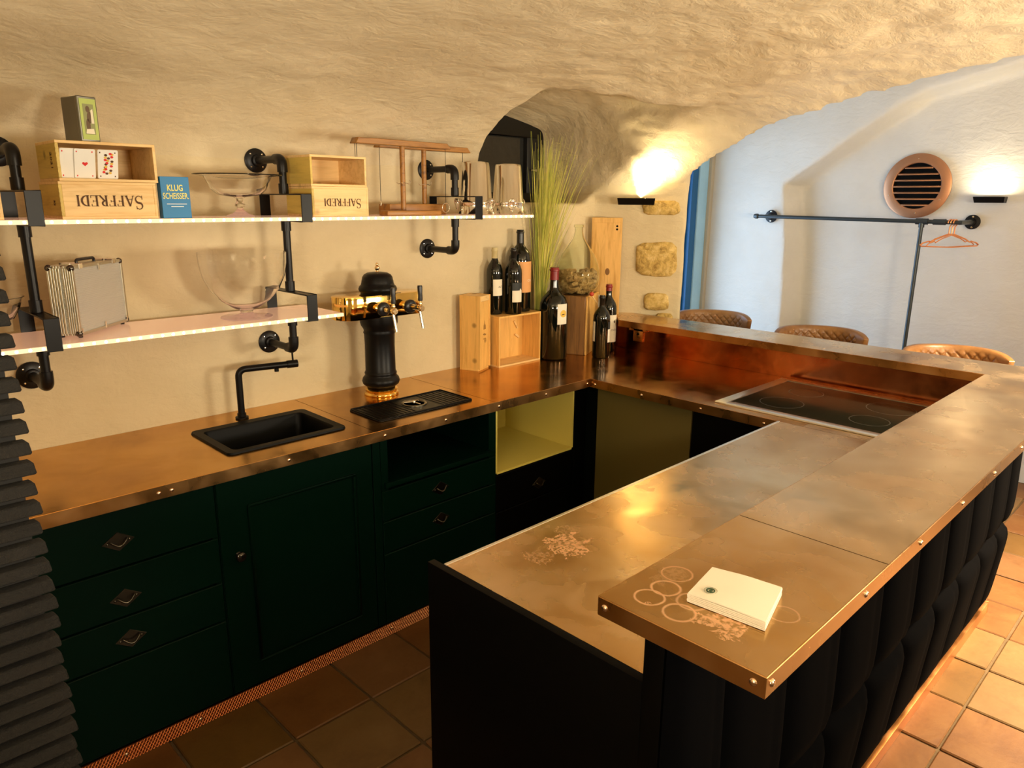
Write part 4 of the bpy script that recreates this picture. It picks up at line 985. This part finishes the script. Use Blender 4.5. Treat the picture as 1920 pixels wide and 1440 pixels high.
wrap(b5, .045, .085, .155, ca + .75, ca + 1.35, PAPERW); wrap(b5, .045, .155, .195, ca + .75, ca + 1.35, LABEL_DK); wrap(b5, .045, .09, .195, ca - 1.35, ca - .9, PAPER)
b6 = bottle('wine_bottle', .583, -.235, ZC, .046, .368, 'dark wine bottle with red capsule and large white label beside the bar top', REDCAP, .035, neck=.0165)
wrap(b6, .046, .055, .205, ca - .55, ca + 1.35, PAPER); wtext('CASTA', .016, .046, .122, ca + .72, BRAND, b6, .8)
MB().prism([(0, -.009), (.006, 0), (0, .009), (-.006, 0)], 0, .0005, Rz(ca + .72) @ T(.0472, 0, .168) @ Matrix.Rotation(PI / 2, 4, 'Y') @ Rz(PI / 2)).build('label_emblem', BRAND, b6, smooth=False)
wtext('- - -', .008, .046, .098, ca + .75, BRAND, b6); wtext('- -', .008, .046, .078, ca + .75, BRAND, b6)

oc = thing('open_wooden_crate', 'open pine crate standing on its side under three bottles', 'crate', (-.165, -.150, ZC))
w, d, h, th = .298, .135, .255, .009
MB().box(0, w, 0, d, h - th, h).build('top_board', PINE_V, oc, .0008, 1); MB().box(0, w, 0, d, 0, th).build('bottom_board', PINE, oc, .0008, 1)
MB().box(0, th, 0, d, th, h - th).build('side_board', PINE_V, oc, .0008, 1); MB().box(w - th, w, 0, d, th, h - th).build('side_board', PINE_V, oc, .0008, 1)
MB().box(th, w - th, d - th, d, th, h - th).build('back_board', PINE_V, oc, .0005, 1)
for (pts) in (((.225, .20), (.250, .16), (.243, .157), (.218, .196)), ((.232, .132), (.262, .112), (.255, .104), (.226, .124))): MB().prism(list(pts), 0, .008, frame_m((0, d - th - .001, 0), (1, 0, 0), (0, 0, 1))).build('wooden_cleat', PINE, oc, .0006, 1)
tb_ = thing('tall_wine_box', 'tall narrow pine wine box with sliding lid left of the open crate', 'crate', (-.287, -.146, ZC), math.radians(20.5))
w, d, h = .111, .112, .365; 
tb_.rotation_euler.z = math.radians(20.5)
MB().box(0, w, .010, d, 0, .010).box(0, .010, .0, d, .010, h).box(w - .010, w, 0, d, .010, h).box(.010, w - .010, d - .010, d, .010, h).build('box_shell', PINE_V, tb_, .0008, 1)
MB().box(.010, w - .010, .010, d - .010, h - .012, h - .001).build('top_board', PINE, tb_, .0008, 1)
MB().box(.0105, w - .0105, .004, .010, .012, h - .028).build('sliding_lid', PINE_V, tb_, .001, 1)
MB().box(.0105, w - .0105, .001, .010, h - .027, h - .001).build('lid_rail', PINE, tb_, .001, 1)
F = frame_m((.055, .0036, .20), (1, 0, 0), (0, 0, 1)); mb = MB(); mb.prism([(-.012, 0), (.012, 0), (.010, .02), (.004, .026), (0, .045), (-.004, .026), (-.010, .02)], 0, .0004, F).prism([(-.02, -.025), (-.006, -.018), (.02, -.026), (.006, -.031)], 0, .0004, F).box(-.014, .014, -.048, -.044, 0, .0004, F); mb.build('burnt_emblem', base('light brand ink', (.33, .17, .04), .7), tb_, smooth=False)

# wooden block, demijohn with corks, tag, leaning panel
wb = thing('wooden_block', 'dark wooden block carrying the demijohn', 'wooden block', (.386, -.248, ZC))
wb.rotation_euler.z = math.radians(25)
Mw = Matrix.Identity(4)
MB().box(0, .25, .011, .15, 0, .318).build('block_body', OLDWOOD, wb, .004, 1)
MB().box(.004, .25, .0, .0105, 0, .318).build('side_board', PINE_V, wb, .002, 1)
dj = thing('demijohn', 'big clear glass demijohn half filled with wine corks', 'demijohn', (.440, -.128, ZC + .3185))
R_ = .120
outer = [(.0001, .0), (.055, .0), (.090, .012), (.113, .045), (.120, .090), (.118, .130), (.106, .175), (.085, .215), (.060, .252), (.040, .280), (.028, .303), (.0225, .330), (.0215, .352), (.027, .354), (.027, .364), (.024, .368)]
inner = [(max(.0001, r - .0028), z + (.003 if z < .01 else 0)) for r, z in outer][::-1]
MB().lathe(outer + inner, 72).build('glass_body', DEMI, dj, angle=60)
ck = None; cnt = 0; rnd = random.Random(11)
ckm = MB().lathe([(.0001, -.022), (.0105, -.022), (.0115, -.020), (.0112, .020), (.0102, .022), (.0001, .022)], 12)
def rin(z):
    for (r0, z0_), (r1, z1__) in zip(outer, outer[1:]):
        if z0_ <= z <= z1__ and z1__ > z0_: return r0 + (r1 - r0) * (z - z0_) / (z1__ - z0_)
    return .1
for layer in range(6):
    z = .018 + layer * .0195; R0 = rin(z) - .028
    k = 0
    for ring in range(4):
        rad = R0 - ring * .029
        if rad < 0: break
        m_ = max(1, int(2 * PI * rad / .032))
        for i in range(m_):
            if layer == 5 and rnd.random() < .45: continue
            a = 2 * PI * (i + .5 * layer) / m_ + rnd.uniform(-.15, .15)
            if ck is None:
                ck = ckm.build('cork', CORK, None, .0008, 1, angle=50); o = ck
            else: o = ck.copy(); COL.objects.link(o)
            tag(o, 'natural wine cork lying inside the glass demijohn', 'cork', 'wine corks in the demijohn')
            o.location = (.440 + rad * math.cos(a), -.128 + rad * math.sin(a), ZC + .320 + z + rnd.uniform(-.004, .006))
            o.rotation_euler = (PI / 2 + rnd.uniform(-.35, .35) - (.4 if ring == 0 else 0) * 0, rnd.uniform(-.3, .3), a + rnd.uniform(-.5, .5)); cnt += 1
cs_ = thing('corkscrew', 'small corkscrew with red knob and white tag hanging on the wooden block', 'corkscrew', (.385, -.275, ZC + .335))
MB().sphere((0, 0, 0), .012, 16, 10).build('knob', base('red lacquer', (.5, .05, .02), .35), cs_); MB().tube([(.0, 0, -.006), (.03, -.012, -.045), (.045, -.02, -.075)], .004, 8).build('stem', PINE, cs_)
MB().box(.030, .046, -.022, -.021, -.070, -.005).build('paper_tag', PAPERW, cs_, .0003, 1)
wp = thing('tall_wooden_lid', 'tall pine crate lid leaning upright against the pier below the sconce', 'crate lid', (0, 0, 0))
P1, P2 = pier_pt(.02, 0, .04), pier_pt(.185, 0, .04)
Mp = frame_m((P1.x - .02, P1.y - .02, .902), tuple((P2 - P1)), (0, 0, 1))
MB().box(0, .168, 0, .718, 0, .014, Mp).build('board', PINE_V, wp, .001, 1)
MB().box(0, .168, .690, .716, .014, .017, Mp).build('end_cleat', PINE_V, wp, .001, 1)
MB().lathe([(.0001, .0146), (.006, .0146), (.006, .013)], 12, Mp @ T(.140, .672, 0)).lathe([(.0001, .0146), (.006, .0146), (.006, .013)], 12, Mp @ T(.140, .655, 0)).build('peg_hole', CABBLACK, wp)
MB().lathe([(.0001, .0146), (.013, .0146), (.013, .013)], 16, Mp @ T(.095, .42, 0) @ Matrix.Diagonal((1, 1.5, 1, 1))).build('knot', base('wood knot', (.22, .10, .02), .6), wp)

# tall ornamental grass in a pot
gp = thing('ornamental_grass', 'tall yellow-green ornamental grass behind the bottles', 'plant', (.215, -.052, ZC))
MB().lathe([(.0001, 0), (.030, 0), (.036, .10), (.036, .12), (.032, .12), (.030, .105), (.0001, .105)], 24).build('pot', PLASTIC, gp)
mb = MB(); mb2 = MB(); rnd = random.Random(5)
for i in range(430):
    a = rnd.uniform(0, 2 * PI); r0 = rnd.uniform(0, .024); L_ = rnd.uniform(.45, 1.02) if i % 3 else rnd.uniform(.7, 1.08); sp_ = rnd.uniform(.0, .13) ** 1.0 * (1.6 if rnd.random() < .2 else .9)
    a2 = rnd.uniform(0, 2 * PI)
    ex, ey = sp_ * math.cos(a2) + .045, -abs(sp_ * math.sin(a2)) * .5 - .01
    if i % 7 == 0: ex += rnd.uniform(.05, .30)
    pts = []
    for k in range(6):
        t_ = k / 5; pts.append((r0 * math.cos(a) + ex * t_ ** 1.8 * L_ * 1.0, min(.03, r0 * math.sin(a) + ey * t_ ** 1.8 * L_), .10 + L_ * t_ * (1 - .03 * t_)))
    if i % 40 == 7: pts.append((pts[-1][0] + .05, pts[-1][1] - .01, pts[-1][2] - .005))
    w0 = rnd.uniform(.0016, .0034); (mb if i % 2 else mb2).tube(pts, [w0 * (1 - .8 * k / (len(pts) - 1)) for k in range(len(pts))], 4)
o = mb.build('grass_blades', GRASS, gp, recalc=False); o['kind'] = 'stuff'
o = mb2.build('grass_blades', GRASS, gp, recalc=False); o['kind'] = 'stuff'

# napkins on the bar end
nk = thing('napkin_stack', 'stack of white paper napkins with a round green emblem on the bar end', 'napkins', (-1.592, -2.214, ZB), 0)
c_ = Vector((-1.592, -2.214, 0)); cr = [Vector(p) - c_ for p in ((-1.546, -2.142, 0), (-1.524, -2.258, 0), (-1.640, -2.288, 0), (-1.652, -2.160, 0))]
mb = MB(); n = 10
for layer in range(6):
    vs = []; z0_ = .001 + layer * .0026
    for j in range(n + 1):
        for i in range(n + 1):
            u, v = i / n, j / n; p = cr[0] * (1 - u) * (1 - v) + cr[1] * u * (1 - v) + cr[2] * u * v + cr[3] * (1 - u) * v
            p = p * (1 + .006 * math.sin(layer * 2.1)); q = (4 * u * (1 - u)) * .002 + .002 * noise.noise((u * 2, v * 2, layer * .2)); vs.append((p.x, p.y, z0_ + q * layer / 5 + (.0022)))
    N_ = len(vs); vs2 = [(x, y, z - .0022) for x, y, z in vs]; fs = []
    I = lambda i, j: j * (n + 1) + i
    for j in range(n):
        for i in range(n): fs.append((I(i, j), I(i, j + 1), I(i + 1, j + 1), I(i + 1, j))); fs.append(tuple(N_ + k for k in (I(i, j), I(i + 1, j), I(i + 1, j + 1), I(i, j + 1))))
    for i in range(n): fs += [(I(i, 0), I(i + 1, 0), N_ + I(i + 1, 0), N_ + I(i, 0)), (I(i, n), N_ + I(i, n), N_ + I(i + 1, n), I(i + 1, n)), (I(0, i), N_ + I(0, i), N_ + I(0, i + 1), I(0, i + 1)), (I(n, i), I(n, i + 1), N_ + I(n, i + 1), N_ + I(n, i))]
    mb.add(vs + vs2, fs)
mb.build('paper_layers', PAPERW, nk, angle=50)
zc = .0178; Me = T(-1.622 + 1.592, -2.184 + 2.214, zc)
INKG = base('dark green ink', (.03, .07, .03), .7)
MB().lathe([(.0052, 0), (.0072, 0), (.0072, .0012), (.0052, .0012)], 28, Me, closed=True).prism([(-.004, -.001), (-.001, .0025), (.001, .001), (.004, .003), (.002, -.003), (-.002, -.0025)], 0, .0012, Me).build('printed_emblem', INKG, nk, smooth=False)
MB().lathe([(.0102, 0), (.0107, 0), (.0107, .0011), (.0102, .0011)], 28, Me, closed=True).build('printed_ring', base('grey green ink', (.35, .36, .28), .7), nk, smooth=False)

# ------------------------------------------------------------------ sconces
def sconce(center, n, w, label):
    nrm = Vector(n).normalized(); tx_ = Vector((0, 0, 1)).cross(nrm).normalized()
    s = thing('wall_sconce', label, 'wall lamp', tuple(center), 0); M = frame_m((0, 0, 0), tuple(tx_), (0, 0, 1))
    # shallow tray open to the top: outer shell from side profile
    mb = MB(); hh = .036
    mb.add([(-w / 2, hh / 2, 0), (w / 2, hh / 2, 0), (w / 2 - .003, -hh / 2, 0), (-w / 2 + .003, -hh / 2, 0), (-w / 2, hh / 2, .075), (w / 2, hh / 2, .075), (w / 2 - .006, -hh / 2, .055), (-w / 2 + .006, -hh / 2, .055),
            (-w / 2 + .004, hh / 2, .004), (w / 2 - .004, hh / 2, .004), (-w / 2 + .004, hh / 2, .071), (w / 2 - .004, hh / 2, .071), (-w / 2 + .006, -hh / 2 + .004, .004), (w / 2 - .006, -hh / 2 + .004, .004), (-w / 2 + .008, -hh / 2 + .004, .051), (w / 2 - .008, -hh / 2 + .004, .051)],
           [(0, 3, 2, 1), (3, 7, 6, 2), (7, 4, 5, 6), (0, 4, 7, 3), (1, 2, 6, 5), (0, 1, 9, 8), (4, 10, 11, 5), (0, 8, 10, 4), (1, 5, 11, 9), (8, 9, 13, 12), (10, 14, 15, 11), (8, 12, 14, 10), (9, 11, 15, 13), (12, 13, 15, 14)], M)
    mb.build('housing', BLACKM, s, smooth=False)
    MB().box(-w * .3, w * .3, -.006, -.002, .018, .045, M).build('lamp', LAMPGLOW, s, smooth=False)
    return s, nrm
c0 = pier_pt(.262, 1.708, .026); sconce(c0, pn, .205, 'slim black uplight sconce on the stone pier')
area('sconce_light_pier', tuple(c0 + pn * .040 + Vector((.015, -.02, .022))), tuple(c0 + pn * .02 + Vector((.30, -.28, 1))), .12, 2.3, (1, .80, .45), .03, spread=math.radians(92))
c1_ = Vector((2.765, -1.47, 1.736)); sconce(c1_, (-1, 0, 0), .17, 'slim black uplight sconce on the white wall beside the round vent')
area('sconce_light_wall', (2.715, -1.47, 1.762), (2.70, -1.47, 3), .12, 1.5, (1, .84, .55), .03)

# ------------------------------------------------------------------ round copper vent
vt = thing('round_copper_vent', 'round copper vent grille with horizontal slats on the white wall', 'vent', (2.768, -1.035, 1.822))
Mv = frame_m((0, 0, 0), (0, -1, 0), (0, 0, 1)); R1, R0 = .205, .145      # local z -> -x
MB().lathe([(R0, 0), (R0, .012), (R0 + .004, .016), (R1 - .01, .016), (R1, .010), (R1, 0)], 72, Mv, closed=True).build('vent_ring', COPPER_VENT, vt, angle=40)
MB().lathe([(.0001, -.004), (R0 + .004, -.004), (R0 + .004, -.001), (.0001, -.001)], 48, Mv, closed=False).build('dark_duct', CABBLACK, vt)
for k in range(7):
    z = -.118 + k * .0393; hw = math.sqrt(max(0, R0 ** 2 - z ** 2))
    if hw < .03: continue
    mb = MB(); mb.add([(-hw, z - .004, .002), (hw, z - .004, .002), (hw, z + .004, .002), (-hw, z + .004, .002), (-hw, z - .010, .014), (hw, z - .010, .014), (hw, z - .002, .0145), (-hw, z - .002, .0145)], [(0, 3, 2, 1), (4, 5, 6, 7), (0, 1, 5, 4), (1, 2, 6, 5), (2, 3, 7, 6), (3, 0, 4, 7)], Mv); mb.build('slat', COPPER_VENT, vt, .001, 1)
for a in (92, 275, 200, 330):
    MB().lathe([(.0001, .019), (.004, .018), (.005, .015)], 12, Mv @ T(.172 * math.cos(math.radians(a)), .172 * math.sin(math.radians(a)), 0)).build('rivet', SCREW, vt)

# ------------------------------------------------------------------ coat rail and hangers
PIPEG = base('dark steel pipe', (.06, .07, .075), .4, .7)
rl = thing('coat_rail', 'dark pipe coat rail with one upright on the white wall', 'coat rail')
XR = 2.50
MB().tube([(XR, -.085, 1.612), (XR, -1.40, 1.600)], .0125, 16).build('rail_pipe', PIPEG, rl)
MB().lathe([(.0001, .03), (.014, .028), (.018, .015), (.018, 0), (.013, -.004)], 16, T(XR, -.075, 1.612) @ Matrix.Rotation(-PI / 2, 4, 'X')).build('end_cap', PIPEG, rl)
def fl2(y, z, x1):
    M = frame_m((x1, y, z), (0, -1, 0), (0, 0, 1)); mb = MB(); mb.lathe([(.045, .0), (.045, .007), (.024, .010), (.018, .03)], 28, M); o = mb.build('flange', BLACK, rl, angle=45); MB().tube([(XR, y, z), (x1 - .01, y, z)], .014, 14).build('stub_pipe', PIPEG, rl)
    for k in range(2): MB().lathe([(.0001, .012), (.006, .011), (.008, .007)], 10, M @ T(0, .032 * (1 - 2 * k), 0)).build('screw', CHROME, o)
fl2(-.135, 1.612, 2.592); fl2(-1.385, 1.600, 2.775)
MB().tube([(XR, -1.14, 1.602), (XR, -1.21, 1.602)], .019, 16).tube([(XR, -1.175, 1.60), (XR, -1.175, 1.565)], .017, 16).build('tee_fitting', PIPEG, rl)
MB().tube([(XR, -1.24, 1.601), (XR, -1.31, 1.601)], .018, 16).build('union_fitting', PIPEG, rl)
MB().tube([(XR, -1.175, 1.565), (XR, -1.175, .012)], .0125, 16).build('upright_pipe', PIPEG, rl)
MB().lathe([(.045, .0), (.045, .008), (.02, .012), (.018, .03)], 28, T(XR, -1.175, .002)).build('foot_flange', PIPEG, rl, angle=45)
def hanger(y, rz, first, label):
    if first:
        h_ = thing('wire_hanger', label, 'hanger', (XR, y, 1.617), rz, 'copper wire hangers on the coat rail')
        r = .0034
        hook = [(.018 * math.sin(q), 0, -.018 + .018 * math.cos(q)) for q in [math.radians(-100 + 22 * i) for i in range(13)]] + [(.0, 0, -.045), (0, 0, -.085)]
        MB().tube(hook, r, 8).build('hook', COPPER_WIRE, h_)
        MB().tube([(0, 0, -.085), (-.10, 0, -.115), (-.14, 0, -.135), (-.148, 0, -.128), (-.19, 0, -.138), (-.208, 0, -.150), (-.200, 0, -.158), (0, 0, -.165), (.200, 0, -.158), (.208, 0, -.150), (.19, 0, -.138), (.148, 0, -.128), (.14, 0, -.135), (.10, 0, -.115)], r, 8, closed=True).build('shoulder_wire', COPPER_WIRE, h_)
        return h_
h0 = hanger(-1.335, math.radians(-28), True, 'copper wire coat hanger on the rail, nearest to the pole')
for y, a, lb in ((-1.350, -32, 'copper wire coat hanger on the rail, middle of three'), (-1.364, -25, 'copper wire coat hanger on the rail, nearest to the wall flange')):
    c = dup(h0); c.location.y = y; c.rotation_euler.z = math.radians(a); c['label'] = lb

# ------------------------------------------------------------------ bar stools
def stool():
    s = thing('bar_stool', 'x', 'bar stool', (0, 0, 0), 0, 'quilted leather bar stools')
    # curved quilted back: faces -x
    def shell(r_in, thick, z0, z1, quilt):
        na, nz = 150, 52; vs = []; A_ = math.radians(78)
        for side in (0, 1):
            for j in range(nz + 1):
                v = j / nz
                for i in range(na + 1):
                    u = i / na * 2 - 1; a = u * A_; top = z1 - .035 * abs(u) ** 5; z = z0 + (top - z0) * v
                    R = r_in + .02 * (v - .5) + (thick if side else 0)
                    edge = (1 - abs(u) ** 14) * (1 - abs(2 * v - 1) ** 12)
                    if side == 0:
                        R -= .012 * edge
                        if quilt:
                            p_ = a * R / .042; q_ = z / .042; d1 = abs(((p_ + q_) % 1) - .5) * 2; d2 = abs(((p_ - q_) % 1) - .5) * 2
                            fade = min(1, max(0, (.86 - abs(u)) / .1)) * min(1, max(0, (.93 - v) / .06)); R += (.009 * max(d1, d2) ** 5 - .003) * fade
                    else: R -= .008 * (1 - edge)
                    vs.append((R * math.cos(a) - .03, R * math.sin(a) * 1.03, z))
        N_ = (na + 1) * (nz + 1); I = lambda s_, i, j: s_ * N_ + j * (na + 1) + i; fs = []
        for j in range(nz):
            for i in range(na): fs.append((I(0, i, j), I(0, i, j + 1), I(0, i + 1, j + 1), I(0, i + 1, j))); fs.append((I(1, i, j), I(1, i + 1, j), I(1, i + 1, j + 1), I(1, i, j + 1)))
        for i in range(na):
            for j, f in ((0, 1), (nz, 0)): fs.append((I(0, i, j), I(0, i + 1, j), I(1, i + 1, j), I(1, i, j)))
        for j in range(nz):
            for i in (0, na): fs.append((I(0, i, j), I(0, i, j + 1), I(1, i, j + 1), I(1, i, j)))
        return MB().add(vs, fs)
    shell(.205, .032, .765, 1.042, True).build('backrest', LEATHER, s, angle=75)
    MB().lathe([(.0001, .71), (.185, .712), (.205, .73), (.208, .765), (.195, .785), (.15, .792), (.0001, .795)], 40, T(-.03, 0, 0)).build('seat', LEATHER, s, angle=60)
    for sx, sy in ((1, 1), (1, -1), (-1, 1), (-1, -1)): MB().tube([(sx * .12 - .03, sy * .12, .715), (sx * .20 - .03, sy * .20, .004)], [.014, .010], 12).build('leg', BLACKM, s)
    MB().tube([(.172 * c_x - .03, .172 * s_y, .25) for c_x, s_y in ((1, 1), (-1, 1), (-1, -1), (1, -1))], .008, 10, closed=True).build('footrest', BLACKM, s)
    return s
s0 = stool()
for k, (x, y, lb, a) in enumerate(((1.40, -.40, 'cognac quilted leather bar stool nearest the stone pier', 35), (1.30, -1.12, 'cognac quilted leather bar stool left of the coat rail pole', 30), (1.22, -1.80, 'cognac quilted leather bar stool at the right edge, nearest', 32))):
    o = s0 if k == 0 else dup(s0); o.location = (x, y, 0); o.rotation_euler.z = math.radians(a); o['label'] = lb
